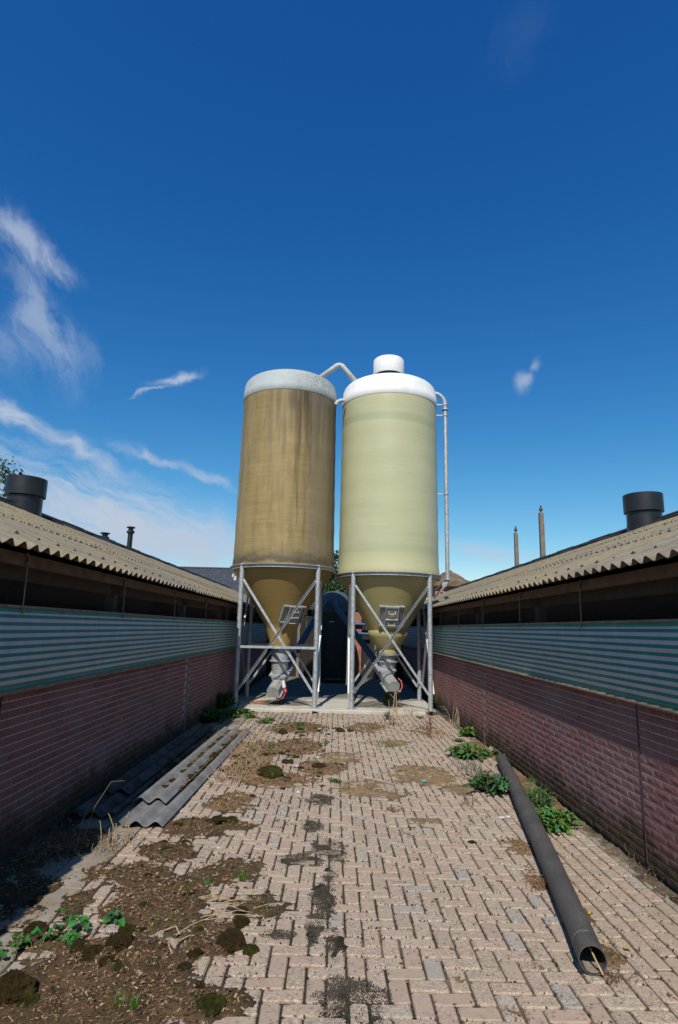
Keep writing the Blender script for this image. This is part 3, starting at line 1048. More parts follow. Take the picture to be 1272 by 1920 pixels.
# ---- leaf litter flakes and bits of straw
def make_litter():
    n = 230000
    x = RNG.uniform(ALLEY_L + 0.03, ALLEY_R - 0.03, n)
    y = 2.4 + (Y1 - 2.45) * RNG.rand(n) ** 1.25
    h, m_, a, b_, c_ = soil_height(x, y)
    w_ = np.maximum.reduce([m_['brown'] * 1.0, m_['dry'] * 0.9, m_['tan'] * 0.25, 0.55 * sstep(x, 2.25, 2.42), 0.5 * (1 - sstep(x, -2.4, -2.0))])
    keep = RNG.rand(n) < np.clip((w_ * (0.4 + a) - 0.30) * 1.5, 0, 0.85) + 0.012
    x, y, h = x[keep], y[keep], h[keep]
    br, dr = m_['brown'][keep], m_['dry'][keep]
    n = len(x)
    ln = RNG.uniform(0.003, 0.0125, n) * (0.70 + 0.06 * y)
    wd = ln * RNG.uniform(0.25, 0.7, n)
    strawm = RNG.rand(n) < 0.09
    ln[strawm] *= RNG.uniform(1.3, 3.0, strawm.sum()); wd[strawm] = 0.0008 + 0.0002 * y[strawm]
    an = RNG.uniform(0, 2 * np.pi, n)
    cx, sx_ = np.cos(an), np.sin(an)
    tilt = RNG.normal(0, 0.30, n); roll_ = RNG.normal(0, 0.45, n)
    z = np.maximum(h, 0.0) + 0.003 + RNG.rand(n) * 0.006
    V = np.zeros((n, 4, 3))
    for k, (u, v) in enumerate(((-1, -1), (1, -1), (1, 1), (-1, 1))):
        du, dv = u * ln, v * wd * (1.0 if k % 2 else 0.6)
        V[:, k, 0] = x + du * cx - dv * sx_
        V[:, k, 1] = y + du * sx_ + dv * cx
        V[:, k, 2] = np.maximum(z + du * np.sin(tilt) + dv * np.sin(roll_), np.maximum(h, 0.0) + 0.0012)
    pal = np.array([(0.24, 0.135, 0.07), (0.13, 0.08, 0.045), (0.33, 0.20, 0.11), (0.06, 0.042, 0.028), (0.40, 0.28, 0.17), (0.30, 0.13, 0.07)])
    palt = np.array([(0.34, 0.235, 0.13), (0.27, 0.18, 0.10), (0.42, 0.31, 0.19)])
    col = pal[RNG.randint(0, 6, n)] * RNG.uniform(0.6, 1.15, n)[:, None]
    pick = strawm | (RNG.rand(n) < 0.40 * (dr > br))
    col[pick] = palt[RNG.randint(0, 3, pick.sum())] * RNG.uniform(0.6, 1.0, pick.sum())[:, None]
    fc = np.arange(n * 4).reshape(n, 4)
    me = mesh_np('leaf_litter', V.reshape(-1, 3), fc, MAT['flakes'], np.repeat(col, 4, 0))
    o = link('leaf_litter', me, kind='stuff')
    tag(o, 'brown leaf litter and broken straw strewn over the paving', 'litter')


make_litter()

def make_crumbs():
    """crumbs of moss and soil: along the joints, sprayed round the dark stains and the litter"""
    X, Y, S, C, Z = [], [], [], [], []
    q = np.array([(p[0], p[1], 1.0 if p[2] == 'h' else 0.5, 1.0 if p[2] == 'v' else 0.5) for p in pav if 2.3 < p[1]])
    rep = 24
    q = np.repeat(q, rep, 0)
    n = len(q)
    side = RNG.randint(0, 4, n)
    t_ = RNG.uniform(-1, 1, n)
    hx, hy = q[:, 2] * PW, q[:, 3] * PW
    x = q[:, 0] + np.where(side < 2, np.where(side == 0, -hx, hx), t_ * hx) + RNG.normal(0, 0.0045, n)
    y = q[:, 1] + np.where(side < 2, t_ * hy, np.where(side == 2, -hy, hy)) + RNG.normal(0, 0.0035, n)
    dens = sstep(fbm(x, y, 3.4, 5, 0.7, off=70.0), 0.44, 0.66) * (0.45 + 0.55 * (1 - sstep(x, -0.8, 0.8))) + 0.03
    keep = RNG.rand(n) < dens
    x, y = x[keep], y[keep]
    X.append(x); Y.append(y); S.append(RNG.uniform(0.0022, 0.0072, len(x)) * (0.8 + 0.05 * y))
    C.append(np.array((0.060, 0.049, 0.036)) * RNG.uniform(0.45, 1.6, len(x))[:, None])
    # sprayed grains
    n = 260000
    x = RNG.uniform(ALLEY_L + 0.05, ALLEY_R - 0.05, n)
    y = 2.4 + (Y1 - 2.45) * RNG.rand(n) ** 1.35
    m_, a, b_, c_ = soil_fields(x, y)
    md = np.clip(m_['dark'] * (0.35 + 1.2 * b_) - 0.10, 0, 1) * 1.0
    mbn = np.clip(m_['brown'] * (0.2 + 1.2 * a) - 0.12, 0, 1) * 0.62
    mdr = np.clip(m_['dry'] * (0.2 + 1.2 * a) - 0.12, 0, 1) * 0.45
    mt = np.clip(m_['tan'] * (0.1 + 1.4 * a) - 0.18, 0, 1) * 0.30
    lft = 0.06 * (1 - sstep(x, -0.9, 0.7)) * sstep(fbm(x, y, 1.7, 4, off=77.0), 0.35, 0.65) + 0.008
    tot = md + mbn + mdr + mt + lft
    keep = RNG.rand(n) < np.clip(tot, 0, 0.9)
    x, y, md, mbn, mdr, mt, tot = (v[keep] for v in (x, y, md, mbn, mdr, mt, tot))
    n = len(x)
    sz = RNG.uniform(0.0016, 0.0052, n) * (0.7 + 0.08 * y)
    big = RNG.rand(n) < 0.13 * (mbn + mdr > md)
    sz[big] *= RNG.uniform(1.6, 3.2, big.sum())
    col = np.tile(np.array((0.030, 0.026, 0.018)), (n, 1)) * RNG.uniform(0.6, 1.5, n)[:, None]
    pick = RNG.rand(n)
    fb = (mbn + mdr) / tot
    br = pick < fb
    pal = np.array([(0.13, 0.075, 0.04), (0.07, 0.045, 0.026), (0.19, 0.115, 0.06), (0.045, 0.035, 0.02), (0.085, 0.08, 0.028)])
    col[br] = pal[RNG.randint(0, 5, br.sum())] * RNG.uniform(0.6, 1.3, br.sum())[:, None]
    tn = (pick >= fb) & (pick < fb + mt / tot)
    col[tn] = np.array((0.30, 0.205, 0.10)) * RNG.uniform(0.5, 1.2, tn.sum())[:, None]
    X.append(x); Y.append(y); S.append(sz); C.append(col)
    for bx, by, rx, ry, w_, ty in BLOBS:
        if ty != 'dark':
            continue
        n = int(min(16000, 60000 * 3.14 * rx * ry))
        a_ = RNG.uniform(0, 6.28, n); r_ = np.sqrt(RNG.rand(n)) * 1.35
        x = bx + rx * r_ * np.cos(a_); y = by + ry * r_ * np.sin(a_)
        g = fbm(x, y, 9.0, 4, 0.65, off=51.0)
        k_ = RNG.rand(n) < sstep(g + 0.42 * (1 - r_), 0.40, 0.68)
        x, y = x[k_], y[k_]
        X.append(x); Y.append(y); S.append(RNG.uniform(0.0018, 0.0046, len(x)) * (0.75 + 0.06 * y))
        C.append(np.array((0.050, 0.043, 0.031)) * RNG.uniform(0.5, 1.7, len(x))[:, None])
    x, y, sz, col = np.concatenate(X), np.concatenate(Y), np.concatenate(S), np.concatenate(C)
    h = soil_height(x, y)[0]
    z = np.maximum(h, 0.0012)
    n = len(x)
    V = np.zeros((n, 5, 3))
    an = RNG.uniform(0, 6.28, n)
    for k in range(4):
        rr = sz * RNG.uniform(0.7, 1.4, n)
        V[:, k, 0] = x + rr * np.cos(an + k * 1.5708)
        V[:, k, 1] = y + rr * np.sin(an + k * 1.5708)
        V[:, k, 2] = z - 0.0008
    V[:, 4, 0] = x + RNG.normal(0, 0.25, n) * sz; V[:, 4, 1] = y + RNG.normal(0, 0.25, n) * sz
    V[:, 4, 2] = z + sz * RNG.uniform(0.7, 1.3, n)
    base = (np.arange(n) * 5)[:, None]
    tri = np.concatenate([base + np.array([[0, 1, 4]]), base + np.array([[1, 2, 4]]), base + np.array([[2, 3, 4]]), base + np.array([[3, 0, 4]])], 0)
    me = mesh_np('moss_crumbs', V.reshape(-1, 3), tri, MAT['flakes'], np.repeat(col, 5, 0))
    o = link('moss_crumbs', me, kind='stuff')
    tag(o, 'dark crumbs of moss and dirt strewn along the joints', 'dirt')


make_crumbs()

# ---- concrete pad under the silos and the floor behind it
mb = MB()
pts = [(-2.44, 13.34), (2.02, 13.30), (2.30, 13.9), (2.44, 22.4), (-2.44, 22.4)]
n = len(pts)
vs = [(x, y, -0.05) for x, y in pts] + [(x, y, SLAB_Z - 0.012) for x, y in pts]
cx, cy = 0, 17
ins = [(x - math.copysign(0.015, x), y + (0.015 if y < 15 else -0.015), SLAB_Z) for x, y in pts]
vs += ins
fs = []
for k in range(2):
    for i in range(n):
        j = (i + 1) % n
        fs.append((k * n + i, k * n + j, (k + 1) * n + j, (k + 1) * n + i))
fs.append(tuple(2 * n + i for i in range(n)))
mb.add(vs, fs)
o = mb.build('concrete_pad', MAT['pad'])
tag(o, 'pale stained concrete pad under the two feed silos', kind='structure')

# ------------------------------------------------------------------ the barns
BY0 = -3.0
BY1 = BY0 + 35 * 1.062
WX = 2.49                   # wall face
EAVE_X, EAVE_Z = 2.27, 2.315      # bottom of the sheet at the eave
PITCH_R = math.atan(0.40)
RIDGE_X = 6.40
CURT0, CURT1 = 1.28, 1.90
COURSE, BRL = 0.0655, 0.22

brick_variants = []
for i in range(8):
    rg = np.random.RandomState(500 + i)
    # front face 4 x 2 grid, rock-faced; local x = out of the wall (negative), y along, z up
    bl, bh = BRL - 0.018, COURSE - 0.019
    ys = [-bl / 2, -bl * 0.25 + rg.normal(0, .008), rg.normal(0, .01), bl * 0.25 + rg.normal(0, .008), bl / 2]
    zs = [-bh / 2, rg.normal(0, .004), bh / 2]
    vs = []
    for a, z in enumerate(zs):
        for b_, y in enumerate(ys):
            edge = a in (0, 2) or b_ in (0, 4)
            x = -rg.uniform(0.0042, 0.0062) if edge else -(0.0050 + rg.uniform(0.0, 0.0042))
            if a == 2 and not (b_ in (0, 4)):
                x -= rg.uniform(0, 0.0016)
            vs.append((x, y, z))
    for a, z in ((0, zs[0]), (2, zs[2])):
        for b_ in (0, 4):
            vs.append((0.0015, ys[b_] + (-0.006 if b_ == 0 else 0.006), z + (-0.0058 if a == 0 else 0.0058)))
    fs = []
    for a in range(2):
        for b_ in range(4):
            fs.append((a * 5 + b_, a * 5 + b_ + 1, (a + 1) * 5 + b_ + 1, (a + 1) * 5 + b_))
    # sides
    fs += [(15, 16, 4, 3, 2, 1, 0), (10, 11, 12, 13, 14, 18, 17), (0, 5, 10, 17, 15), (16, 18, 14, 9, 4)]
    brick_variants.append((vs, fs))


def corrugated(length, waves, pitch=0.177, amp=0.0255, th=0.0065, seg=8, sag=0.0, seed=0, phase=0.0):
    """corrugated sheet: waves run along local x (length), profile across local y"""
    rg = np.random.RandomState(seed)
    n = int(waves * seg) + 1
    vs, fs = [], []
    L = [0.0, length] if length < 3 else [0, length / 2, length]
    for s in (1, -1):
        for x in L:
            zz = -sag * math.sin(math.pi * x / length) if sag else 0
            for k in range(n):
                y = k * pitch / seg
                vs.append((x, y, zz + amp * math.cos(2 * math.pi * (k / seg - phase)) + s * th / 2))
    m_ = len(L)
    for s in range(2):
        for a in range(m_ - 1):
            for k in range(n - 1):
                p = s * m_ * n + a * n + k
                f = (p, p + n, p + n + 1, p + 1)
                fs.append(f if s == 0 else f[::-1])
    o2 = m_ * n
    for k in range(n - 1):
        fs.append((k, k + 1, o2 + k + 1, o2 + k))
        p = (m_ - 1) * n
        fs.append((p + k + 1, p + k, o2 + p + k, o2 + p + k + 1))
    for a in range(m_ - 1):
        p = a * n
        fs.append((p + n, p, o2 + p, o2 + p + n))
        p = a * n + n - 1
        fs.append((p, p + n, o2 + p + n, o2 + p))
    return vs, fs


def mirror(vs, fs, s):
    if s > 0:
        return vs, fs
    return [(-x, y, z) for x, y, z in vs], [tuple(reversed(f)) for f in fs]


def barn(s):
    """s = +1 the barn right of the alley, -1 the one on the left"""
    lab = ('low brick barn with striped curtain, its wall half in sun beside the black pipe' if s > 0 else
           'low brick barn with striped curtain and shaded wall beside the corrugated sheets')
    root = thing('barn', (0, 0, 0), lab, 'barn', 'barns either side of the alley')
    cols = 32 if s > 0 else 36
    BY1 = BY0 + cols * 1.062

    def B(mb, name, mat, parent=root, **k):
        if s < 0:
            mb.v, mb.f = mirror(mb.v, mb.f, s)
        return mb.build(name, mat, parent, **k)

    # --- brick wall: mortar core and bricks
    w = MB()
    w.box((WX + 0.10, (BY0 + BY1) / 2, 0.62), (0.2, BY1 - BY0, 1.36))
    wall = B(w, 'brick_wall', MAT['mortar'])
    bm = []
    for vs, fs in brick_variants:
        q = MB(); q.add(*mirror(vs, fs, s)); bm.append(q.mesh('brick', MAT['brick']))
    flat_m = MB()
    rows = 20
    lst = []
    joints = (5.0, 10.1) if s > 0 else (4.6, 10.4)
    for r_ in range(rows):
        z = 0.012 + COURSE * (r_ + 0.5)
        y = BY0 + (BRL / 2 if r_ % 2 else 0)
        while y < 22.0:
            yc = y + BRL / 2
            if not (abs(yc - joints[1]) < 0.10):
                lst.append((yc, z))
            y += BRL
    q0 = sorted([p for p in lst if in_view((s * WX, p[0], p[1])) and p[0] > 2.5], key=lambda p: -px_size((s * WX, p[0], p[1])))
    nb = set(q0[:300])
    st = MB()
    for p in lst:
        k = RNG.randint(8)
        jit = RNG.uniform(-0.0006, 0.0006)
        if p in nb:
            link('brick', bm[k], wall, (s * (WX + jit), p[0], p[1]), (0, 0, 0))
        else:
            vs, fs = brick_variants[k]
            vs, fs = mirror([(v[0] + WX + jit, v[1] + p[0], v[2] + p[1]) for v in vs], fs, s)
            t_ = RNG.rand()
            st.add(vs, fs, (t_, t_, t_))
    st.build('brick_field', MAT['brick'], wall, kind='stuff')
    # grey pilaster strip and thin panel joint
    q = MB(); q.box((WX + 0.004, joints[1], 0.64), (0.022, 0.10, 1.27)); B(q, 'panel_joint', MAT['post'], wall)
    q = MB(); q.box((WX - 0.0005, joints[0], 0.66), (0.024, 0.006, 1.20)); B(q, 'panel_joint', MAT['timber_dark'], wall)
    # --- curtain: a slack sheet with a rolled hem and a top rail
    c = MB()
    ys = np.arange(BY0, 22.01, 0.25)
    zs = np.linspace(CURT1, CURT0, 12)
    vs = []
    for y in ys:
        for k, z in enumerate(zs):
            u = k / 11.0
            bulge = 0.028 * math.sin(math.pi * u) * (0.7 + 0.6 * fbm([y], [z], 0.7, 2)[0]) + 0.010 * (fbm([y], [u * 2], 1.7, 3)[0] - 0.5)
            vs.append((WX - 0.050 - bulge, y, z))
    nz = len(zs)
    fs = [(i * nz + k, (i + 1) * nz + k, (i + 1) * nz + k + 1, i * nz + k + 1) for i in range(len(ys) - 1) for k in range(nz - 1)]
    c.add(vs, fs)
    cur = B(c, 'curtain', MAT['curtain'], smooth='all')
    q = MB(); q.tube([(WX - 0.050, y, CURT0 - 0.012 + 0.006 * (fbm([y], [3.3], 0.8, 2)[0] - 0.5)) for y in np.arange(BY0, 22.1, 0.5)], 0.019, 8); B(q, 'hem_tube', MAT['rail'], cur, smooth=True)
    q = MB(); q.box((WX - 0.045, (BY0 + 22) / 2, CURT1 + 0.010), (0.03, 22 - BY0, 0.020)); B(q, 'top_rail', MAT['rail'], cur)
    yc = 3.93 if s > 0 else 2.45
    cl = []
    while yc < 16:
        q = MB(); q.tube([(WX - 0.052, yc, 2.26), (WX - 0.055, yc, CURT1 - 0.02)], 0.006, 6)
        q.box((WX - 0.058, yc, CURT1 - 0.018), (0.02, 0.02, 0.045))
        q.tube([(WX - 0.035, yc, 2.33), (WX - 0.060, yc + 0.01, 2.27), (WX - 0.05, yc - 0.01, 2.24)], 0.014, 6)
        B(q, 'lifting_cord', MAT['rail'], cur)
        yc += 1.95 if s > 0 else 2.2
    # --- timber plates, posts, netting and the dark inside
    q = MB(); q.box((WX + 0.0, (BY0 + BY1) / 2, 2.275), (0.07, BY1 - BY0, 0.095)); B(q, 'wall_plate', MAT['timber'])
    q = MB(); q.box((WX + 0.17, (BY0 + BY1) / 2, 2.235), (0.07, BY1 - BY0, 0.21)); B(q, 'inner_beam', MAT['timber'])
    y = 4.35 if s > 0 else 3.75
    while y < 22:
        q = MB(); q.box((WX + 0.145, y, 1.70), (0.10, 0.14, 0.86)); B(q, 'post', MAT['post'])
        q = MB(); q.box((WX + 0.26, y + 0.01, 2.20), (0.44, 0.10, 0.13)); B(q, 'bracket', MAT['timber_dark'])
        y += 3.25
    q = MB()
    NZ0, NZ1 = CURT1 - 0.02, 2.245
    hgt = NZ1 - NZ0
    stp = 0.021
    xw = WX + 0.030
    y = 2.2
    while y < 14.5:
        for d in (1, -1):
            a, b_ = (xw, y, NZ0), (xw + 0.001 * d, y + d * hgt, NZ1)
            q.tube([a, b_], 0.0013, 3, caps=False)
        y += stp * (1 if y < 8 else 1.5)
    o = B(q, 'wire_netting', MAT['wire'], kind='stuff')
    q = MB()
    q.box((WX + 0.35, (BY0 + BY1) / 2, 0.75), (0.30, BY1 - BY0, 1.1))
    B(q, 'inner_ledge', MAT['inside'])
    q = MB()
    far = 2 * RIDGE_X - WX
    q.add([(WX + 0.2, BY0, 0.01), (far, BY0, 0.01), (far, BY1, 0.01), (WX + 0.2, BY1, 0.01)], [(0, 1, 2, 3)])
    B(q, 'barn_floor', MAT['inside'])
    q = MB(); q.box((far + 0.1, (BY0 + BY1) / 2, 1.18), (0.2, BY1 - BY0, 2.40)); B(q, 'rear_wall', MAT['inside'])
    for yy in (BY0 + 0.06, BY1 - 0.06):
        q = MB()
        x0, x1, x2 = WX + 0.22, RIDGE_X, far + 0.005
        zt = EAVE_Z + 0.085
        zr = EAVE_Z + (RIDGE_X - EAVE_X) * math.tan(PITCH_R) + 0.012
        prof = [(x0, 0.02), (x2, 0.02), (x2, zt), (x1, zr), (x0, zt)]
        k = len(prof)
        q.add([(x, yy - 0.05, z) for x, z in prof] + [(x, yy + 0.05, z) for x, z in prof],
              [tuple(range(k - 1, -1, -1)), tuple(range(k, 2 * k))] + [(i, (i + 1) % k, (i + 1) % k + k, i + k) for i in range(k)])
        B(q, 'end_wall', MAT['house_brick'])
    # --- roof: three courses of corrugated sheets
    rf = MB()
    slope = (RIDGE_X - EAVE_X) / math.cos(PITCH_R)
    zm = EAVE_Z
    q = MB()
    # purlins carry the sheets
    for t_ in (0.12, 0.36, 0.62, 0.88):
        x = EAVE_X + 0.2 + (RIDGE_X - EAVE_X - 0.2) * t_
        z = zm + (x - EAVE_X) * math.tan(PITCH_R) - 0.075
        q.box((x, (BY0 + BY1) / 2, z), (0.06, BY1 - BY0, 0.09))
    roof = B(q, 'roof', MAT['timber_dark'])
    segs = [(0.0, 1.62), (1.47, 3.10), (2.95, slope)]
    for ri, (a, b_) in enumerate(segs):
        for variant in range(2):
            pass
        vs, fs = corrugated(b_ - a, 6.12, seed=ri)
        ca, sa = math.cos(PITCH_R), math.sin(PITCH_R)
        tv = [(x * ca - z * sa, y, x * sa + z * ca) for x, y, z in vs]
        tv, tf = mirror(tv, fs, s)
        qq = MB(); qq.add(tv, tf)
        me = qq.mesh('roof_sheet', MAT['roof'], smooth=True)
        for ci in range(cols):
            x = EAVE_X + a * ca + RNG.uniform(-0.012, 0.012) * (ri == 0)
            z = zm + 0.030 + a * sa + 0.008 * ri + (ci % 2) * 0.0035
            y = BY0 + ci * 1.062 + RNG.uniform(-0.006, 0.006)
            link('roof_sheet', me, roof, (s * x, y, z), (0, s * R(RNG.normal(0, 0.10)), 0))
    # bolts with caps
    q = MB()
    for u in (0.30, 1.42, 1.75, 2.90, 3.25, 4.2):
        for k in range(int((20 - 1.5) / 0.177)):
            if (k % 2 and u < 1.0) or RNG.rand() < 0.06:
                continue
            y = BY0 + (k + int((1.5 - BY0) / 0.177)) * 0.177
            x = EAVE_X + u * math.cos(PITCH_R) - 0.012
            z = zm + 0.030 + u * math.sin(PITCH_R) + 0.040
            r_ = 0.015 * RNG.uniform(0.6, 1.3)
            hh = 0.010 * RNG.uniform(0.4, 1.6)
            q.add([(x - r_, y - r_, z - 0.015), (x + r_, y - r_, z - 0.015), (x + r_, y + r_, z - 0.015), (x - r_, y + r_, z - 0.015), (x, y, z + hh)],
                  [(0, 1, 4), (1, 2, 4), (2, 3, 4), (3, 0, 4)])
    B(q, 'roof_bolts', MAT['bolt'], roof, kind='stuff')
    zr = zm + 0.03 + (RIDGE_X - EAVE_X) * math.tan(PITCH_R)
    y = BY0
    k = 0
    rm = None
    while y < BY1 - 0.05:
        if rm is None:
            q = MB()
            th = PITCH_R
            for sd in (-1, 1):
                q.box((sd * 0.15, 0.555, 0.045 - 0.06), (0.32, 1.11, 0.012), Euler((0, sd * th, 0)).to_matrix())
            q.tube([(0, 0, 0.055), (0, 1.11, 0.055)], 0.045, 8)
            rm = q.mesh('ridge_cap', MAT['ridge'])
        link('ridge_cap', rm, roof, (s * RIDGE_X, y, zr + 0.02 + (k % 2) * 0.012))
        y += 1.10; k += 1
    # far slope of the roof, one corrugated piece
    vs, fs = corrugated(slope, int((BY1 - BY0) / 0.177), seg=6)
    ca, sa = math.cos(PITCH_R), math.sin(PITCH_R)
    tv = [(RIDGE_X + x * ca + z * sa, y + BY0, zr - x * sa + z * ca - 0.005) for x, y, z in vs]
    q = MB(); q.add(tv, [tuple(reversed(f)) for f in fs]); B(q, 'far_slope', MAT['roof'], roof, smooth=True)
    return root, zr


barn_r, ZR = barn(1)
barn_l, ZR = barn(-1)


def ridge_vent(parent, x, y, seed):
    v = MB()
    zb = ZR - 0.25
    v.lathe([(0.325, 0), (0.325, 0.56), (0.30, 0.56)], 40, (x, y, zb))
    o = v.build('ventilation_chimney', MAT['black'], parent, smooth=True)
    v = MB()
    v.lathe([(0.32, 0.465), (0.37, 0.485), (0.37, 0.845), (0.358, 0.85), (0.35, 0.84), (0.345, 0.54)], 40, (x, y, zb))
    v.build('rain_collar', MAT['black'], o, smooth=True)


def flue(parent, x, y, z0, z1, r_):
    v = MB()
    v.tube([(x, y, z0), (x, y, z1 - 0.05)], r_, 16)
    o = v.build('flue_pipe', MAT['black'], parent, smooth=True)
    v = MB()
    v.lathe([(r_ * 1.3, -0.20), (r_ * 1.55, -0.19), (r_ * 1.55, -0.13), (r_ * 1.2, -0.12)], 20, (x, y, z1), True, True)
    v.lathe([(r_ * 1.7, -0.035), (r_ * 1.75, -0.02), (r_ * 1.5, 0.0)], 20, (x, y, z1), True, True)
    v.lathe([(r_ * 0.9, -0.13), (r_ * 0.9, -0.03)], 12, (x, y, z1))
    v.build('flue_cap', MAT['black'], o, smooth=True)


pL = atY(40, 960, 11.2); pR = atY(1214, 965, 11.2)
ridge_vent(barn_l, -6.22, 11.45, 1)
ridge_vent(barn_r, 6.20, 11.60, 2)
flue(barn_l, -6.28, 17.7, ZR - 0.3, ZR + 0.70, 0.075)
flue(barn_l, -7.05, 17.7, ZR - 0.5, ZR + 0.50, 0.085)

# ------------------------------------------------------------------ silos
SILO_Y = 14.42
RAD = 1.225


def ring_pt(r_, a, z):
    return (r_ * math.sin(a), -r_ * math.cos(a), z)      # a = 0 faces the alley, positive to the right


def silo(x, ringz, capz, old):
    nm = ('weathered brown polyester feed silo with grey cap on galvanised legs' if old else
          'pale olive polyester feed silo with white cap and vent on galvanised legs')
    root = thing('feed_silo', (x, SILO_Y, SLAB_Z), nm, 'silo', 'feed silos at the end of the alley')
    mat = MAT['silo_old'] if old else MAT['silo_new']
    Z = lambda z: z - SLAB_Z
    # body: local z equals world height minus the pad, the material works in these
    b = MB()
    prof = [(RAD + 0.02, Z(ringz)), (RAD + 0.02, Z(ringz) + 0.05), (RAD + 0.012, Z(ringz) + 0.16), (RAD, Z(ringz) + 0.24)]
    nseg = 24
    for i in range(1, nseg + 1):
        z = Z(ringz) + 0.24 + (Z(capz) - Z(ringz) - 0.24) * i / nseg
        prof.append((RAD + 0.004 * math.sin(i * 1.7) - 0.035 * (i / nseg) * (1 if old else 0.6), z))
    b.lathe(prof, 96)
    b.build('body', mat, root, smooth='all')
    rt_ = prof[-1][0]
    # cap: upright rim with ribs, then a dome
    c = MB()
    z0 = Z(capz)
    pr = [(rt_ + 0.004, z0 - 0.01), (rt_ + 0.012, z0), (rt_ + 0.012, z0 + 0.20), (rt_ + 0.000, z0 + 0.21), (rt_ + 0.004, z0 + 0.27), (rt_ - 0.006, z0 + 0.28), (rt_ - 0.004, z0 + 0.38), (rt_ - 0.014, z0 + 0.392)]
    hd = 0.30
    for i in range(1, 15):
        a = i / 14 * math.pi / 2
        pr.append(((rt_ - 0.014) * math.cos(a) ** 0.62 if i < 14 else 0.0, z0 + 0.392 + hd * math.sin(a)))
    c.lathe(pr, 96)
    cap = c.build('cap', MAT['cap_old'] if old else MAT['white'], root, smooth='all')
    ztop = z0 + 0.392 + hd
    # hopper cone
    c = MB()
    if old:
        pr = [(RAD - 0.03, Z(ringz) - 0.02), (RAD - 0.05, Z(ringz) - 0.10)]
        zn, rn = 1.36, 0.235
        for i in range(1, 15):
            k = i / 14
            pr.append(((RAD - 0.05) * (1 - k) + (rn + 0.14) * k, (Z(ringz) - 0.10) * (1 - k) + Z(1.78) * k))
        pr += [(rn + 0.135, Z(1.76)), (rn, Z(zn)), (rn, Z(zn - 0.05))]
        c.lathe(pr, 72)
        c.build('hopper', mat, root, smooth=True)
    else:
        pr = [(RAD - 0.03, Z(ringz) - 0.02), (RAD - 0.05, Z(ringz) - 0.10)]
        for i in range(1, 15):
            k = i / 14
            pr.append(((RAD - 0.05) * (1 - k) + 0.42 * k, (Z(ringz) - 0.10) * (1 - k) + Z(1.70) * k))
        c.lathe(pr, 72)
        hp = c.build('hopper', mat, root, smooth=True)
        c = MB()
        c.lathe([(0.41, Z(1.78)), (0.475, Z(1.775)), (0.485, Z(1.75)), (0.485, Z(1.68)), (0.465, Z(1.63)), (0.225, Z(1.33)), (0.225, Z(1.24)), (0.20, Z(1.22))], 56)
        c.build('outlet_boot', mat, hp, smooth=True)
    # steel ring
    c = MB()
    zr_ = Z(ringz)
    c.lathe([(RAD - 0.02, zr_ - 0.075), (RAD + 0.045, zr_ - 0.075), (RAD + 0.045, zr_ - 0.066), (RAD + 0.03, zr_ - 0.06), (RAD + 0.03, zr_ - 0.012), (RAD + 0.075, zr_ - 0.008), (RAD + 0.075, zr_), (RAD - 0.02, zr_ + 0.001)], 96)
    c.build('support_ring', MAT['galv'], root, smooth=True)
    # legs
    LR = RAD + 0.015
    P = []
    for a in (-45, 45, 135, 225):
        p = ring_pt(LR, R(a), 0)
        P.append(p)
        c = MB()
        c.tube([(p[0], p[1], 0.006), (p[0], p[1], zr_ - 0.075)], 0.054, 18)
        lg = c.build('leg', MAT['galv'], root, smooth=True)
        c = MB(); c.box((p[0], p[1], 0.006), (0.22, 0.2, 0.012))
        for dx, dy in ((.085, .075), (-.085, .075), (.085, -.075), (-.085, -.075)):
            c.tube([(p[0] + dx, p[1] + dy, 0.008), (p[0] + dx, p[1] + dy, 0.035)], 0.011, 6)
        c.build('foot_plate', MAT['galv'], lg)
        c = MB(); c.box((p[0], p[1] - 0.005, zr_ - 0.04), (0.07, 0.07, 0.12)); c.build('bracket', MAT['galv'], lg)
    # braces: crossed angles on the four sides
    zt, zb = Z(2.86 if old else 2.78), Z(0.40)
    for k in range(4):
        a, b_ = Vector(P[k]), Vector(P[(k + 1) % 4])
        d = (b_ - a).normalized()
        out = Vector((a.x + b_.x, a.y + b_.y, 0)).normalized()
        a2, b2 = a + d * 0.045 + out * 0.035, b_ - d * 0.045 + out * 0.035
        c = MB(); c.ell((a2.x, a2.y, zt), (b2.x, b2.y, zb), 0.050, 0.006, out); c.build('brace', MAT['galv'], root)
        a2, b2 = a2 + out * 0.012, b2 + out * 0.012
        c = MB(); c.ell((b2.x, b2.y, zt), (a2.x, a2.y, zb), 0.050, 0.006, out); c.build('brace', MAT['galv'], root)
        for q_, zz in ((a, zt), (b_, zt), (a, zb), (b_, zb)):
            pass
        if old and k in (0, 2):
            aa, bb = a + out * 0.062, b_ + out * 0.062
            c = MB(); c.ell((aa.x, aa.y, Z(1.33)), (bb.x, bb.y, Z(1.33)), 0.055, 0.006, (0, 0, 1)); c.build('cross_bar', MAT['galv'], root)
    # inspection hatch on the hopper
    zh0, zh1 = (1.92, 2.28) if old else (1.90, 2.32)
    zt_, zn_, rt0, rn0 = ringz - 0.10, (1.78 if old else 1.70), RAD - 0.05, (0.375 if old else 0.42)
    rad_at = lambda z: rn0 + (rt0 - rn0) * (z - zn_) / (zt_ - zn_)
    az = R(32) if old else R(2)
    zc = (zh0 + zh1) / 2
    rc = rad_at(zc)
    lean = math.atan((rt0 - rn0) / (zt_ - zn_))
    hroot = bpy.data.objects.new('inspection_hatch', None)
    wd, hh = 0.56, (zh1 - zh0) / math.cos(lean)
    # local frame of the hatch: x along the skin, y outwards, z up the slope
    c = MB()
    nn = 8
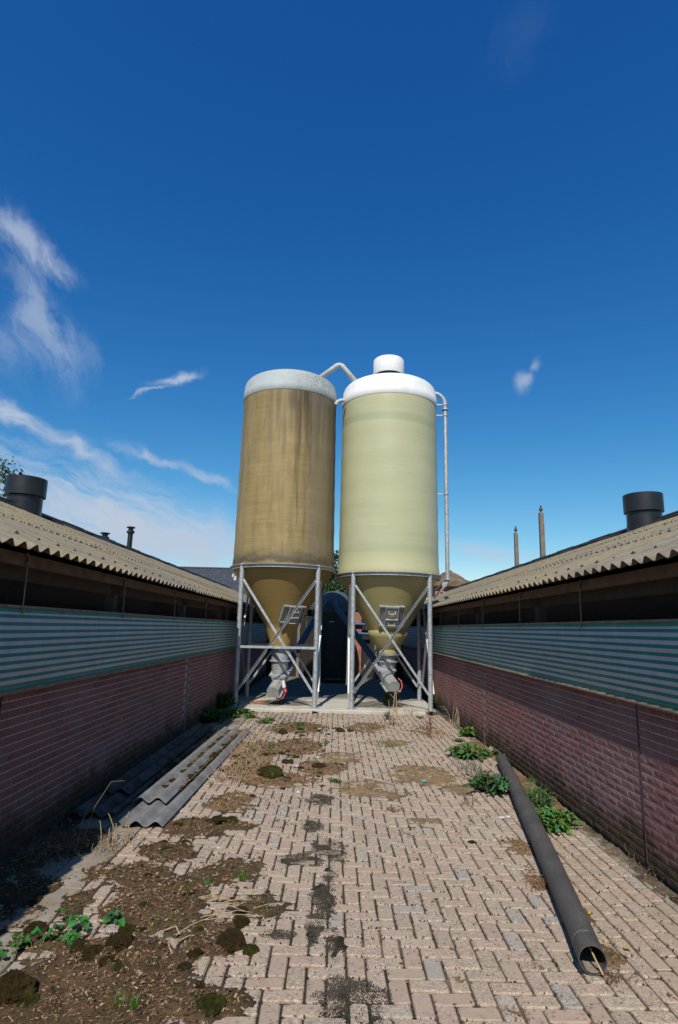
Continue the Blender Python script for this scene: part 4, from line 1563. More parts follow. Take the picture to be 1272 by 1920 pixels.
    for sgn in (1,):
        vs, fs = [], []
        for i in range(nn + 1):
            u = (i / nn - 0.5) * wd
            for z_ in (-hh / 2, hh / 2):
                rr = rc + z_ * math.sin(lean)
                dep = rr - math.sqrt(max(rr * rr - u * u, 0.01))
                vs.append((u, 0.035 - dep * 0.75, z_)); vs.append((u, -0.06 - dep * 0.75, z_))
        for i in range(nn):
            k = i * 4
            fs += [(k, k + 4, k + 6, k + 2), (k + 1, k + 3, k + 7, k + 5), (k, k + 1, k + 5, k + 4), (k + 2, k + 6, k + 7, k + 3)]
        fs += [(0, 2, 3, 1), (nn * 4, nn * 4 + 1, nn * 4 + 3, nn * 4 + 2)]
        c.add(vs, fs)
    rotm = Matrix.Rotation(az, 3, 'Z') @ Matrix(((1, 0, 0), (0, -1, 0), (0, 0, 1))) @ Matrix.Identity(3)
    # build rotation explicitly: columns are the local axes in the silo's frame
    outv = Vector((math.sin(az) * math.cos(lean), -math.cos(az) * math.cos(lean), -math.sin(lean)))
    sx_ = Vector((math.cos(az), math.sin(az), 0))
    upv_ = sx_.cross(outv) * -1
    if upv_.z < 0:
        upv_ = -upv_
    rotm = Matrix((sx_, outv, upv_)).transposed()
    base = Vector(ring_pt(rc, az, Z(zc)))

    def HB(mb_, name, mat_, par):
        mb_.v = [tuple(rotm @ Vector(p) + base) for p in mb_.v]
        return mb_.build(name, mat_, par)
    ho = HB(c, 'inspection_hatch', MAT['hatch'], root)
    c = MB()
    for (x0, z0_, x1, z1_) in ((-wd / 2, hh / 2, wd / 2, hh / 2), (-wd / 2, -hh / 2, wd / 2, -hh / 2)):
        c.bar((x0, 0.005, z0_), (x1, 0.005, z1_), 0.03, 0.07, (0, 1, 0))
        c.bar((-0.16, 0.045, z0_), (0.16, 0.045, z1_), 0.035, 0.05, (0, 1, 0))
    for x_ in (-wd / 2, wd / 2):
        c.bar((x_, -0.02, -hh / 2), (x_, -0.02, hh / 2), 0.03, 0.06, (0, 1, 0))
    HB(c, 'hatch_frame', MAT['motor'], ho)
    c = MB(); c.box((0, 0.045, 0.0), (0.27, 0.03, hh * 0.92)); HB(c, 'hatch_door', MAT['hatch'], ho)
    c = MB(); c.bar((-0.14, 0.072, -0.06), (0.14, 0.072, -0.06), 0.02, 0.03, (0, 1, 0)); HB(c, 'hatch_bar', MAT['handle'], ho)
    for zz in (0.10, -0.19):
        c = MB(); c.tube([(-0.075, 0.05, zz + 0.05), (-0.075, 0.095, zz), (0.075, 0.095, zz), (0.075, 0.05, zz + 0.05)], 0.009, 6); HB(c, 'handle', MAT['handle'], ho)
    for x_ in (-0.145, 0.145):
        c = MB(); c.bar((x_, 0.055, -hh * 0.46), (x_, 0.055, hh * 0.46), 0.022, 0.04, (0, 1, 0)); HB(c, 'hatch_rail', MAT['motor'], ho)
    if not old:
        c = MB(); c.box((0, 0.063, 0.035), (0.06, 0.004, 0.045)); HB(c, 'warning_sticker', MAT['yellow'], ho)
    # top fittings
    if not old:
        c = MB()
        c.lathe([(0.31, ztop - 0.09), (0.31, ztop + 0.30)], 40, (-0.02, 0, 0))
        for k in range(10):
            a = 2 * math.pi * k / 10
            c.bar((0.345 * math.cos(a) - 0.02, 0.345 * math.sin(a), ztop - 0.04), (0.345 * math.cos(a) - 0.02, 0.345 * math.sin(a), ztop + 0.28), 0.012, 0.012, (1, 0, 0))
        vn = c.build('vent_neck', MAT['tank'], cap, smooth=True)
        c = MB()
        c.lathe([(0.30, ztop + 0.30), (0.404, ztop + 0.24), (0.41, ztop + 0.25), (0.40, ztop + 0.66), (0.385, ztop + 0.68), (0.2, ztop + 0.70), (0.0, ztop + 0.705)], 56, (-0.02, 0, 0))
        c.build('vent_hood', MAT['white'], cap, smooth=True)
        # fill pipe down the right side
        xo = RAD + 0.20
        zbend = z0 + 0.30
        c = MB()
        pth = [(0.80, -0.15, z0 + 0.44), (xo - 0.35, -0.15, z0 + 0.44)]
        for i in range(1, 9):
            a = i / 8 * math.pi / 2
            pth.append((xo - 0.30 + 0.30 * math.sin(a), -0.15, z0 + 0.44 - 0.30 + 0.30 * math.cos(a)))
        pth += [(xo, -0.15, z0 - 0.2)]
        zend = Z(ringz) - 0.05
        pth += [(xo + 0.005, -0.15, zend)]
        for i in range(1, 7):
            a = i / 6 * R(60)
            pth.append((xo - 0.22 * (1 - math.cos(a)), -0.15 + 0.02 * i / 6, zend - 0.22 * math.sin(a)))
        c.tube(pth, 0.052, 16)
        fp = c.build('fill_pipe', MAT['galv'], root, smooth='all')
        for zz in (z0 + 0.0, zend):
            c = MB(); c.lathe([(0.06, -0.018), (0.088, -0.016), (0.088, 0.016), (0.06, 0.018)], 20, (xo, -0.15, zz)); c.build('flange', MAT['galv'], fp, smooth=True)
        for zz in (z0 + 0.13, z0 - 0.16, Z(5.15)):
            c = MB()
            c.bar((RAD - 0.06, -0.15, zz), (xo, -0.15, zz), 0.02, 0.03)
            c.lathe([(0.06, -0.02), (0.066, -0.02), (0.066, 0.02), (0.06, 0.02)], 18, (xo, -0.15, zz))
            c.build('pipe_bracket', MAT['galv'], fp)
        c = MB()
        c.bar((RAD - 0.1, -0.1, zr_ - 0.30), (xo - 0.05, -0.12, zr_ - 0.12), 0.03, 0.03)
        c.box((xo - 0.09, -0.15, zr_ - 0.18), (0.1, 0.12, 0.1))
        c.bar((xo - 0.06, -0.18, zr_ - 0.2), (xo - 0.35, -0.30, zr_ - 0.52), 0.03, 0.03)
        c.build('pipe_stay', MAT['galv'], fp)
    else:
        c = MB()
        c.box((-1.07, -0.62, zr_ - 0.30), (0.06, 0.08, 0.10))
        c.tube([(-1.10, -0.66, zr_ - 0.2), (-1.12, -0.66, zr_ - 0.28)], 0.03, 10)
        c.build('junction_box', MAT['handle'], root)
    return root


silo_l = silo(-1.285, 3.20, 7.42, True)
silo_r = silo(1.285, 3.075, 7.38, False)

# pipe that links the two silo tops, and the small elbow below it
mb = MB()
zA = 8.10
pth = [(-0.60, SILO_Y - 0.35, 8.02), (-0.12, SILO_Y - 0.35, 8.40)]
pth += [(-0.08, SILO_Y - 0.35, 8.428), (-0.03, SILO_Y - 0.35, 8.440), (0.02, SILO_Y - 0.35, 8.428), (0.06, SILO_Y - 0.35, 8.39)]
pth += [(0.52, SILO_Y - 0.35, 7.85)]
lp = thing('link_pipe', (0, SILO_Y, 7.9), 'grey plastic pipe bent over between the two silo tops', 'pipe')
mb.tube([(x, y - SILO_Y, z - 7.9) for x, y, z in pth], 0.066, 16)
mb.build('bent_pipe', MAT['pvc'], lp, smooth='all')
for p, d in ((pth[1], 1), (pth[5], -1), (pth[0], 1)):
    mb = MB()
    v = Vector((0.46, 0, 0.33)).normalized() if d > 0 else Vector((0.43, 0, -0.44)).normalized()
    p_ = Vector((p[0], p[1] - SILO_Y, p[2] - 7.9))
    mb.tube([p_ - v * 0.03, p_ + v * 0.03], 0.072, 16)
    mb.build('pipe_collar', MAT['pvc'], lp, smooth=True)
mb = MB()
mb.tube([(-0.10, 0, -0.62), (-0.06, 0, -0.54), (0.02, 0, -0.50), (0.12, 0, -0.50)], 0.05, 12)
mb.build('elbow_pipe', MAT['pvc'], lp, smooth=True, loc=(0, -0.55, 0))

# ------------------------------------------------------------------ feed augers below the silos
def hexbox(a, b_, wdt, hgt, upv=(0, 0, 1)):
    """motor housing: a box with its upper edges cut off, from a to b"""
    a, b_ = Vector(a), Vector(b_)
    d = (b_ - a).normalized()
    s = d.cross(Vector(upv)).normalized()
    n_ = s.cross(d)
    prof = [(-0.5, -0.5), (0.5, -0.5), (0.5, 0.22), (0.26, 0.5), (-0.26, 0.5), (-0.5, 0.22)]
    mb_ = MB()
    vs = [a + s * (u * wdt) + n_ * (v * hgt) for u, v in prof] + [b_ + s * (u * wdt) + n_ * (v * hgt) for u, v in prof]
    k = 6
    mb_.add(vs, [tuple(range(k - 1, -1, -1)), tuple(range(k, 2 * k))] + [(i, (i + 1) % k, (i + 1) % k + k, i + k) for i in range(k)])
    return mb_


def auger(x, neck_z, low, end, label, small):
    root = thing('feed_auger', (x, SILO_Y, SLAB_Z), label, 'auger', 'augers below the silos')
    L = lambda p: Vector(p) - Vector((x, SILO_Y, SLAB_Z))
    Zl = lambda z: z - SLAB_Z
    c = MB()
    # flange, funnel
    c.lathe([(0.30, Zl(neck_z)), (0.30, Zl(neck_z) - 0.02), (0.215, Zl(neck_z) - 0.025)], 36, cap0=False)
    fl = c.build('neck_flange', MAT['galv'], root, smooth=True)
    c = MB()
    zt, zb = Zl(neck_z) - 0.02, Zl(low.z) + 0.28
    zm_ = zt * 0.52 + zb * 0.48
    c.lathe([(0.205, zt), (0.205, zm_ + 0.02), (0.25, zm_ + 0.012), (0.25, zm_ - 0.012), (0.21, zm_ - 0.02), (0.17, zb)], 36)
    c.build('funnel', MAT['galv'], root, smooth=True)
    d = (end - low).normalized()
    s = d.cross(Vector((0, 0, 1))).normalized()
    n_ = s.cross(d)
    cpt = L(low) + d * 0.55
    c = MB()
    rotm = Matrix((s, d, n_)).transposed()
    c.box(cpt + n_ * 0.14, (0.46, 0.46, 0.025), rotm)
    # trough under the plate
    pr = [(-0.5, 1.0), (0.5, 1.0), (0.34, 0.0), (-0.34, 0.0)]
    vs = []
    for tt in (-0.26, 0.30):
        for u, v in pr:
            vs.append(cpt + d * tt + s * (u * 0.34) + n_ * (-0.10 + 0.228 * v))
    c.add(vs, [(3, 2, 1, 0), (4, 5, 6, 7), (0, 1, 5, 4), (1, 2, 6, 5), (2, 3, 7, 6), (3, 0, 4, 7)])
    c.build('intake_trough', MAT['galv'], root)
    c = MB(); c.tube([cpt + d * 0.15, L(end)], 0.085, 20); c.build('auger_tube', MAT['tube_blue'], root, smooth=True)
    q = hexbox(L(low) - d * 0.18, L(low) + d * 0.28, 0.27, 0.24)
    q.build('motor_housing', MAT['motor'], root)
    c = MB()
    c.bar(L(low) - d * 0.19 + s * 0.155 - n_ * 0.12, L(low) + d * 0.25 + s * 0.155 - n_ * 0.12, 0.05, 0.02, n_)
    c.bar(L(low) - d * 0.19 - s * 0.155 - n_ * 0.12, L(low) + d * 0.25 - s * 0.155 - n_ * 0.12, 0.05, 0.02, n_)
    c.build('mounting_rail', MAT['galv'], root)
    # cable loop and plug
    c = MB()
    b0 = L(low) + s * 0.17
    pts_ = [b0 + Vector((0.0, 0.05, 0.10)), b0 + Vector((0.07, 0.02, 0.04)), b0 + Vector((0.09, -0.02, -0.08)), b0 + Vector((0.03, -0.05, -0.20)), b0 + Vector((-0.08, -0.05, -0.25)), b0 + Vector((-0.14, 0.0, -0.18)), b0 + Vector((-0.12, 0.05, -0.10))]
    c.tube(pts_, 0.014, 8); c.build('power_cable', MAT['cable'], root, smooth='all')
    if small:
        c = MB(); c.tube([b0 + Vector((0.01, 0.04, 0.17)), b0 + Vector((0.05, 0.0, 0.02))], 0.045, 10); c.build('switch_box', MAT['handle'], root)
        c = MB(); c.tube([b0 + Vector((0.07, 0.0, -0.01)), b0 + Vector((0.09, -0.03, -0.08))], 0.04, 10); c.build('plug', MAT['red'], root)
        c = MB(); c.tube([b0 + Vector((-0.3, 0.3, -0.31)), b0 + Vector((-0.45, 0.0, -0.32)), b0 + Vector((-0.75, 0.1, -0.315))], 0.013, 8); c.build('power_cable', MAT['cable'], root, smooth='all')
    return root


auger(-1.285, 1.32, Vector((-1.335, 13.98, 0.42)), Vector((-0.36, 19.0, 2.58)), 'galvanised feed auger under the brown silo with red plug', True)
auger(1.285, 1.235, Vector((1.33, 13.95, 0.60)), Vector((-0.02, 19.0, 2.52)), 'galvanised feed auger under the olive silo with cable hanging over a weed', False)

# ------------------------------------------------------------------ things behind the silos
tk = thing('storage_tank', (0.0, 20.2, SLAB_Z), 'dark green upright tank behind and between the two silos', 'tank')
mb = MB()
mb.lathe([(0.61, 0.16), (0.63, 0.2), (0.63, 2.25)], 56)
mb.build('tank_body', MAT['tank'], tk, smooth=True)
mb = MB()
pr = [(0.63, 2.25), (0.645, 2.26), (0.645, 2.32)] + [(0.63 * math.cos(a) ** 0.8, 2.33 + 0.66 * math.sin(a)) for a in np.linspace(0, math.pi / 2 - 0.001, 12)]
mb.lathe(pr, 56)
dome = mb.build('tank_dome', MAT['tank_lit'], tk, smooth=True)
mb = MB(); mb.box((-0.1, -0.625, 1.95), (0.16, 0.02, 0.03)); mb.build('name_plate', MAT['handle'], tk)
for a in (-0.6, 0.6, 2.2, -2.2):
    mb = MB(); mb.bar((0.50 * math.sin(a), -0.50 * math.cos(a), 0.0), (0.54 * math.sin(a), -0.54 * math.cos(a), 0.24), 0.08, 0.08, (1, 0, 0)); mb.build('foot', MAT['tank'], tk)
mb = MB(); mb.tube([(-0.36, -1.15, 2.50), (-0.36, -0.95, 2.62), (-0.36, -0.6, 2.60)], 0.10, 14); mb.build('inlet_elbow', MAT['tube_blue'], tk, smooth=True)
mb = MB(); mb.tube([(-0.02, -1.15, 2.46), (0.0, -0.95, 2.55), (0.0, -0.6, 2.50)], 0.10, 14); mb.build('inlet_elbow', MAT['tube_blue'], tk, smooth=True)

sh = thing('rear_shed', (0, 21.9, 0), 'low dark boarded shed closing the alley behind the silos', 'shed')
bx = -2.44
k = 0
bmsh = MB(); bmsh.box((0, 0, 1.29), (0.196, 0.03, 2.46)); bme = bmsh.mesh('board', MAT['shed'])
while bx < 2.40:
    if not (0.55 < bx < 0.95):
        link('board', bme, sh, (bx + 0.1, RNG.uniform(-0.006, 0.006), RNG.uniform(-0.02, 0.02)))
    bx += 0.2; k += 1
mb = MB(); mb.box((0.80, -0.03, 1.28), (0.36, 0.3, 2.5)); pr_ = mb.build('brick_pier', MAT['house_brick'], sh)
mb = MB(); mb.box((0, 0.7, 2.62), (4.88, 1.9, 0.12), Euler((R(6), 0, 0)).to_matrix()); mb.build('shed_roof', MAT['roof_dark'], sh)
for xx in (-2.1, -1.3, 1.5, 2.2):
    mb = MB(); mb.box((xx, -0.10, 1.26), (0.10, 0.10, 2.4)); mb.build('post', MAT['post'], sh)
for zz in (1.62, 1.95):
    mb = MB(); mb.tube([(0.3, -0.25, zz), (0.8, -0.28, zz + 0.02), (1.25, -0.25, zz)], 0.05, 12); mb.build('blue_pipe', MAT['blue_pipe'], sh, smooth=True)

# house with thatched roof
HD = 60.0
ap = atY(849, 1067, HD); ev = atY(890, 1097, HD)
hx = ap.x
hw = ev.x - ap.x
ez, az_ = ev.z, ap.z
hs = thing('thatched_house', (hx, HD + hw, -0.06), 'red brick house with thatched hipped roof and round window beyond the barn', 'house')
mb = MB()
wz = ez + 0.06
ww = hw - 0.45
mb.box((0, 0, wz / 2), (2 * ww, 2 * ww, wz))
mb.build('brick_walls', MAT['house_brick'], hs)
mb = MB()
n_ = 8
vs = []
def hip(r_, z, jag=0.0):
    for (x, y) in ((-1, -1), (0, -1.02), (1, -1), (1.02, 0), (1, 1), (0, 1.02), (-1, 1), (-1.02, 0)):
        vs.append((x * r_ + RNG.normal(0, jag), y * r_ + RNG.normal(0, jag), z + RNG.normal(0, jag)))
hip(hw - 0.1, wz - 0.28); hip(hw, wz - 0.12, .02); hip(hw - 0.05, wz + 0.1, .02)
for k in range(1, 6):
    q = k / 6
    hip((hw - 0.05) * (1 - q) + 0.2 * q, wz + 0.1 + (az_ - ez - 0.05) * (q + 0.02 * math.sin(math.pi * q)), .03)
hip(0.16, wz + az_ - ez - 0.05)
fs = []
for a in range(len(vs) // 8 - 1):
    for i in range(8):
        j = (i + 1) % 8
        fs.append((a * 8 + i, a * 8 + j, (a + 1) * 8 + j, (a + 1) * 8 + i))
fs.append(tuple(range(7, -1, -1)))
mb.add(vs, fs)
rf = mb.build('thatched_roof', MAT['thatch'], hs)
for k in range(5):
    mb = MB()
    a = 2 * math.pi * k / 5
    mb.box((0.24 * math.cos(a), 0.24 * math.sin(a), wz + az_ - ez - 0.02 + RNG.uniform(-.03, .03)), (0.36, 0.30, 0.12), Euler((RNG.normal(0, .2), 0.5, a)).to_matrix())
    mb.build('ridge_tile', MAT['tile_red'], rf)
oc = atY(829, 1113, HD)
mb = MB()
ox, oz = oc.x - hx, oc.z + 0.06
mb.tube([(ox, -ww - 0.04, oz), (ox, -ww - 0.015, oz)], 0.30, 28)
wn = mb.build('round_window', MAT['glass'], hs)
mb = MB()
th = np.linspace(0, 2 * math.pi, 29)
mb.tube([(ox + 0.30 * math.cos(a), -ww - 0.04, oz + 0.30 * math.sin(a)) for a in th], 0.035, 6, caps=False)
mb.bar((ox - 0.3, -ww - 0.05, oz - 0.02), (ox + 0.3, -ww - 0.05, oz - 0.02), 0.04, 0.04)
mb.build('window_frame', MAT['lime'], wn)

# dark roofed building beyond the left barn
DD = 46.0
r0 = atY(322, 1064, DD); r1 = atY(470, 1068, DD)
db = thing('far_barn', ((r0.x + r1.x) / 2, DD, -0.06), 'long barn with dark grey corrugated roof beyond the left barn', 'barn')
half = (r1.x - r0.x) / 2 + 1.5
rz_ = (r0.z + r1.z) / 2 + 0.06
pit = R(28)
run = 5.0
sl_len = run / math.cos(pit)
dr_v, dr_f = corrugated(sl_len, 6, pitch=0.28, amp=0.03, seg=6)
tm = MB()
tm.add([(y, -math.cos(pit) * x - math.sin(pit) * z, -math.sin(pit) * x + math.cos(pit) * z) for x, y, z in dr_v], dr_f)
sme = tm.mesh('roof_sheet', MAT['roof_dark'], smooth=True)
mb = MB(); mb.box((-half / 2 - 1.0, 0, (rz_ - run * math.tan(pit)) / 2), (half * 3 - 0.6, 2 * run - 0.6, rz_ - run * math.tan(pit))); mb.build('brick_walls', MAT['house_brick'], db)
mb = MB()
mb.box((-half / 2 - 1.0, 0, rz_ - 0.12), (half * 3, 0.16, 0.16))
rr = mb.build('roof', MAT['timber_dark'], db)
xx = half - 1.68
while xx > -2 * half - 3:
    link('roof_sheet', sme, rr, (xx, 0, rz_))
    o2 = link('roof_sheet', sme, rr, (xx + 1.68, 0, rz_ - 0.004), (0, 0, math.pi))
    xx -= 1.68
mb = MB(); mb.tube([(half, 0, rz_ + 0.03), (-2 * half - 2, 0, rz_ + 0.03)], 0.08, 8); mb.build('ridge_cap', MAT['ridge'], rr)

# concrete poles with iron finials behind the right barn
def pole(px, ptop, pbase, y, wdt, label):
    tp = atY(px, ptop, y)
    o = thing('concrete_pole', (tp.x, y, -0.06), label, 'pole', 'poles behind the right barn')
    h = tp.z + 0.06
    mb = MB()
    w2 = wdt / 2
    vs = []
    for z, k in ((0, 1.35), (h - 0.42, 0.95)):
        vs += [(-w2 * k, -w2 * k, z), (w2 * k, -w2 * k, z), (w2 * k, w2 * k, z), (-w2 * k, w2 * k, z)]
    mb.add(vs, [(3, 2, 1, 0), (4, 5, 6, 7), (0, 1, 5, 4), (1, 2, 6, 5), (2, 3, 7, 6), (3, 0, 4, 7)])
    mb.build('shaft', MAT['post'], o)
    mb = MB()
    mb.lathe([(0.03, h - 0.43), (0.03, h - 0.34), (0.09, h - 0.30), (0.10, h - 0.22), (0.07, h - 0.16), (0.03, h - 0.13), (0.05, h - 0.08), (0.03, h - 0.02), (0.0, h)], 12)
    mb.build('finial', MAT['rust'], o, smooth=True)


pole(1014, 947, 0, 30.0, 0.22, 'tallest weathered concrete pole rising behind the right barn ridge')
pole(967, 986, 0, 34.0, 0.20, 'concrete pole behind the right barn ridge, farthest from the black vent')
pole(1179, 969, 0, 29.0, 0.20, 'short concrete pole tip peeping out beside the right barn vent')


# trees
def tree(x, y, h, cr, label, seed):
    rg = np.random.RandomState(seed)
    o = thing('tree', (x, y, -0.06), label, 'tree', 'trees beyond the barns')
    mb = MB()
    mb.tube([(0, 0, 0), (0.05, 0, h * 0.3), (0.0, 0.1, h * 0.6), (0.1, 0, h * 0.92)], [0.22, 0.17, 0.11, 0.03], 10)
    tips = []
    for k in range(14):
        a = rg.uniform(0, 6.28); z0 = h * rg.uniform(0.3, 0.8); L_ = cr * rg.uniform(0.5, 1.0)
        p0 = Vector((0.03, 0.03, z0)); p2 = Vector((L_ * math.cos(a), L_ * math.sin(a), z0 + L_ * rg.uniform(0.2, 0.8)))
        p1 = (p0 + p2) / 2 + Vector((0, 0, 0.12))
        mb.tube([p0, p1, p2], [0.07, 0.045, 0.012], 6)
        tips += [p1, p2]
    mb.build('trunk', MAT['bark'], o, smooth=True)
    cl = []
    for k in range(90):
        a = rg.uniform(0, 6.28); u = rg.uniform(-1, 1); rr = rg.uniform(0.35, 1.0) ** 0.5
        c = Vector((cr * rr * math.sqrt(1 - u * u) * math.cos(a), cr * rr * math.sqrt(1 - u * u) * math.sin(a), h * 0.66 + h * 0.34 * u * rr))
        cl.append((c, rg.uniform(0.3, 0.75) * cr * 0.42))
    N = 110
    n = len(cl) * N
    C = np.repeat(np.array([c for c, r_ in cl]), N, 0); RR = np.repeat(np.array([r_ for c, r_ in cl]), N)
    P_ = C + rg.normal(0, 0.5, (n, 3)) * RR[:, None]
    A = rg.normal(0, 1, (n, 3)); A /= np.linalg.norm(A, axis=1)[:, None]
    B_ = rg.normal(0, 1, (n, 3)); B_ -= (A * B_).sum(1)[:, None] * A; B_ /= np.linalg.norm(B_, axis=1)[:, None]
    s_ = rg.uniform(0.06, 0.13, n)[:, None]
    V = np.stack([P_ - A * s_, P_ + B_ * s_ * 0.5, P_ + A * s_, P_ - B_ * s_ * 0.5], 1)
    col = np.array((0.045, 0.085, 0.022)) * rg.uniform(0.6, 1.6, n)[:, None]
    me = mesh_np('crown', V.reshape(-1, 3), np.arange(n * 4).reshape(n, 4), MAT['leaf'], np.repeat(col, 4, 0))
    link('crown', me, o)


tp = atY(628, 1045, 33.0)
tree(tp.x, 33.0, tp.z + 0.1, 1.9, 'green tree seen through the gap between the two silos', 3)
tp = atY(-22, 868, 26.0)
tree(tp.x, 26.0, tp.z + 0.15, 2.2, 'leafy tree behind the left barn vent', 4)

# ------------------------------------------------------------------ loose things in the alley
# black drain pipe
a = at(1112, 1800, 0.08); b_ = at(941, 1425, 0.08)
PR = 0.074
a = Vector((a.x, a.y, PR + 0.004)); b_ = Vector((b_.x, b_.y, PR + 0.010))
d = (b_ - a).normalized()
pp = thing('drain_pipe', (a.x, a.y, 0), 'long dark grey plastic drain pipe lying along the right wall', 'pipe')
mb = MB()
L = (b_ - a).length
zz = Vector((0, 0, 1)); s_ = d.cross(zz).normalized(); u_ = s_.cross(d)
n = 40
prof = [(0.0, PR - 0.006), (0.0, PR)] + [(L * k / 20, PR) for k in range(1, 21)] + [(L, PR - 0.006), (L - 0.01, PR - 0.006), (0.02, PR - 0.006), (0.0, PR - 0.006)]
vs = []
for t_, r_ in prof:
    bow = 0.004 * math.sin(math.pi * t_ / L) if t_ > 0 else 0
    for j in range(n):
        q = 2 * math.pi * j / n
        vs.append(d * t_ + s_ * (r_ * math.cos(q)) + u_ * (r_ * math.sin(q)) + Vector((0, 0, a.z)) + s_ * bow * 6)
fs = []
for i in range(len(prof) - 1):
    for j in range(n):
        j2 = (j + 1) % n
        fs.append((i * n + j, (i + 1) * n + j, (i + 1) * n + j2, i * n + j2))
mb.add(vs, fs)
mb.build('pipe_wall', MAT['pipe'], pp, smooth=True)
mb = MB()
c0 = d * 0.16 + Vector((0, 0, a.z))
mb.tube([c0, c0 + d * 0.003], PR + 0.0006, 40, caps=False)
mb.build('seam_ring', MAT['pvc'], pp, smooth=True)
# silt on the pipe's floor
mb = MB()
vs, fs = [], []
for i, t_ in enumerate((0.003, 0.3, 1.0)):
    for k in range(9):
        u = (k / 8 - 0.5) * 1.25
        vs.append(d * t_ + s_ * (0.064 * math.sin(u)) + u_ * (-0.064 * math.cos(u) + 0.002) + Vector((0, 0, a.z)))
for i in range(2):
    for k in range(8):
        fs.append((i * 9 + k, i * 9 + k + 1, (i + 1) * 9 + k + 1, (i + 1) * 9 + k))
mb.add(vs, fs); mb.build('silt', MAT['concrete'], pp, smooth='all')
stick = thing('twig', (a.x, a.y, 0), 'dry twig leaning in the open end of the drain pipe', 'twig')
mb = MB()
mb.tube([s_ * 0.045 - d * 0.02 + Vector((0, 0, 0.022)), s_ * 0.02 + d * 0.02 + Vector((0, 0, 0.07)), s_ * -0.012 + d * 0.10 + Vector((0, 0, 0.137))], [0.006, 0.005, 0.004], 7, col=(0.42, 0.30, 0.18))
mb.build('stalk', MAT['straw'], stick)


# corrugated sheets on the ground
def ground_sheet(x, ya, yb, z, waves, label, rz=0.0, phase=0.3, mat=None):
    """x is the sheet's left edge at its near end"""
    o = thing('corrugated_sheet', (x, ya, z), label, 'roof sheet', 'corrugated sheets lying by the left wall', rz)
    vs, fs = corrugated(yb - ya, waves, phase=phase)
    q = MB()
    q.add([(y, x_, zz + 0.0295) for x_, y, zz in vs], [tuple(reversed(f)) for f in fs])
    q.build('sheet', mat or MAT['roof_grey'], o, smooth=True)
    return o


ground_sheet(-1.893, 5.72, 10.75, 0.012, 2.25, 'grey corrugated sheet lying undermost in the sunny stack by the paving', R(-0.9), 0.853)
ground_sheet(-1.99, 6.32, 10.60, 0.050, 2.0, 'long grey corrugated sheet lying on top in the sun, moss in its troughs', R(-1.0), 0.50)
ground_sheet(-2.455, 5.95, 9.2, 0.014, 2.5, 'grey corrugated sheet in the shade against the left wall, near the dry stalks', R(-0.1), 0.3, MAT['roof_shaded'])
ground_sheet(-2.445, 6.6, 10.9, 0.052, 2.25, 'long grey corrugated sheet in the shade of the left barn wall', R(-0.2), 0.4, MAT['roof_shaded'])


def trough_litter():
    n = 9000
    line = RNG.choice([-1.985, -1.8145, -1.645], n)
    y = RNG.uniform(6.36, 10.5, n)
    gate = fbm(line * 9, y, 2.2, 4, 0.6, off=33.0)
    k_ = RNG.rand(n) < sstep(gate, 0.36, 0.58)
    line, y = line[k_], y[k_]
    n = len(y)
    off = RNG.normal(0, 0.018, n)
    x = line + off + (y - 6.32) * 0.0175
    z = 0.050 + 0.006 + 14.0 * off ** 2 + RNG.uniform(0, 0.012, n)
    sz = RNG.uniform(0.004, 0.012, n)
    pal = np.array([(0.15, 0.09, 0.05), (0.08, 0.055, 0.03), (0.24, 0.16, 0.09), (0.09, 0.09, 0.03), (0.30, 0.21, 0.13)])
    col = pal[RNG.randint(0, 5, n)] * RNG.uniform(0.6, 1.2, n)[:, None]
    V = np.zeros((n, 4, 3))
    for k in range(4):
        a_ = RNG.uniform(0, 6.28, n); 
        V[:, k, 0] = x + np.cos(1.57 * k + a_ * 0.2) * sz; V[:, k, 1] = y + np.sin(1.57 * k + a_ * 0.2) * sz; V[:, k, 2] = z + RNG.normal(0, 0.35, n) * sz
    me = mesh_np('trough_litter', V.reshape(-1, 3), np.arange(n * 4).reshape(n, 4), MAT['flakes'], np.repeat(col, 4, 0))
    o = link('trough_litter', me, kind='stuff')
    tag(o, 'brown litter lying in the troughs of the sunny corrugated sheet', 'litter')


trough_litter()


# moss clumps
def moss_mesh(seed, mat, flat=0.6, rough=1.0):
    rg = np.random.RandomState(seed)
    n_lat, n_lon = 22, 34
    vs, fs = [], []
    ox, oy = rg.uniform(0, 200, 2)
    for i in range(n_lat + 1):
        th_ = math.pi * i / n_lat
        for j in range(n_lon):
            ph = 2 * math.pi * j / n_lon
            x, y, z = math.sin(th_) * math.cos(ph), math.sin(th_) * math.sin(ph), math.cos(th_)
            f_ = 1 + rough * (0.75 * (fbm([x * 1.3 + ox + z], [y * 1.3 + oy - z * 0.7], 1.1, 3)[0] - 0.5) + 0.30 * (fbm([x * 6 + ox + z * 3], [y * 6 + oy + z * 4], 1.3, 3, 0.7)[0] - 0.5) + rg.normal(0, 0.035))
            vs.append((x * f_, y * f_, max(z * f_ * flat, -0.35) + 0.22))
    for i in range(n_lat):
        for j in range(n_lon):
            j2 = (j + 1) % n_lon
            fs.append((i * n_lon + j, (i + 1) * n_lon + j, (i + 1) * n_lon + j2, i * n_lon + j2))
    q = MB(); q.add(vs, fs)
    return q.mesh('moss_clump', mat)


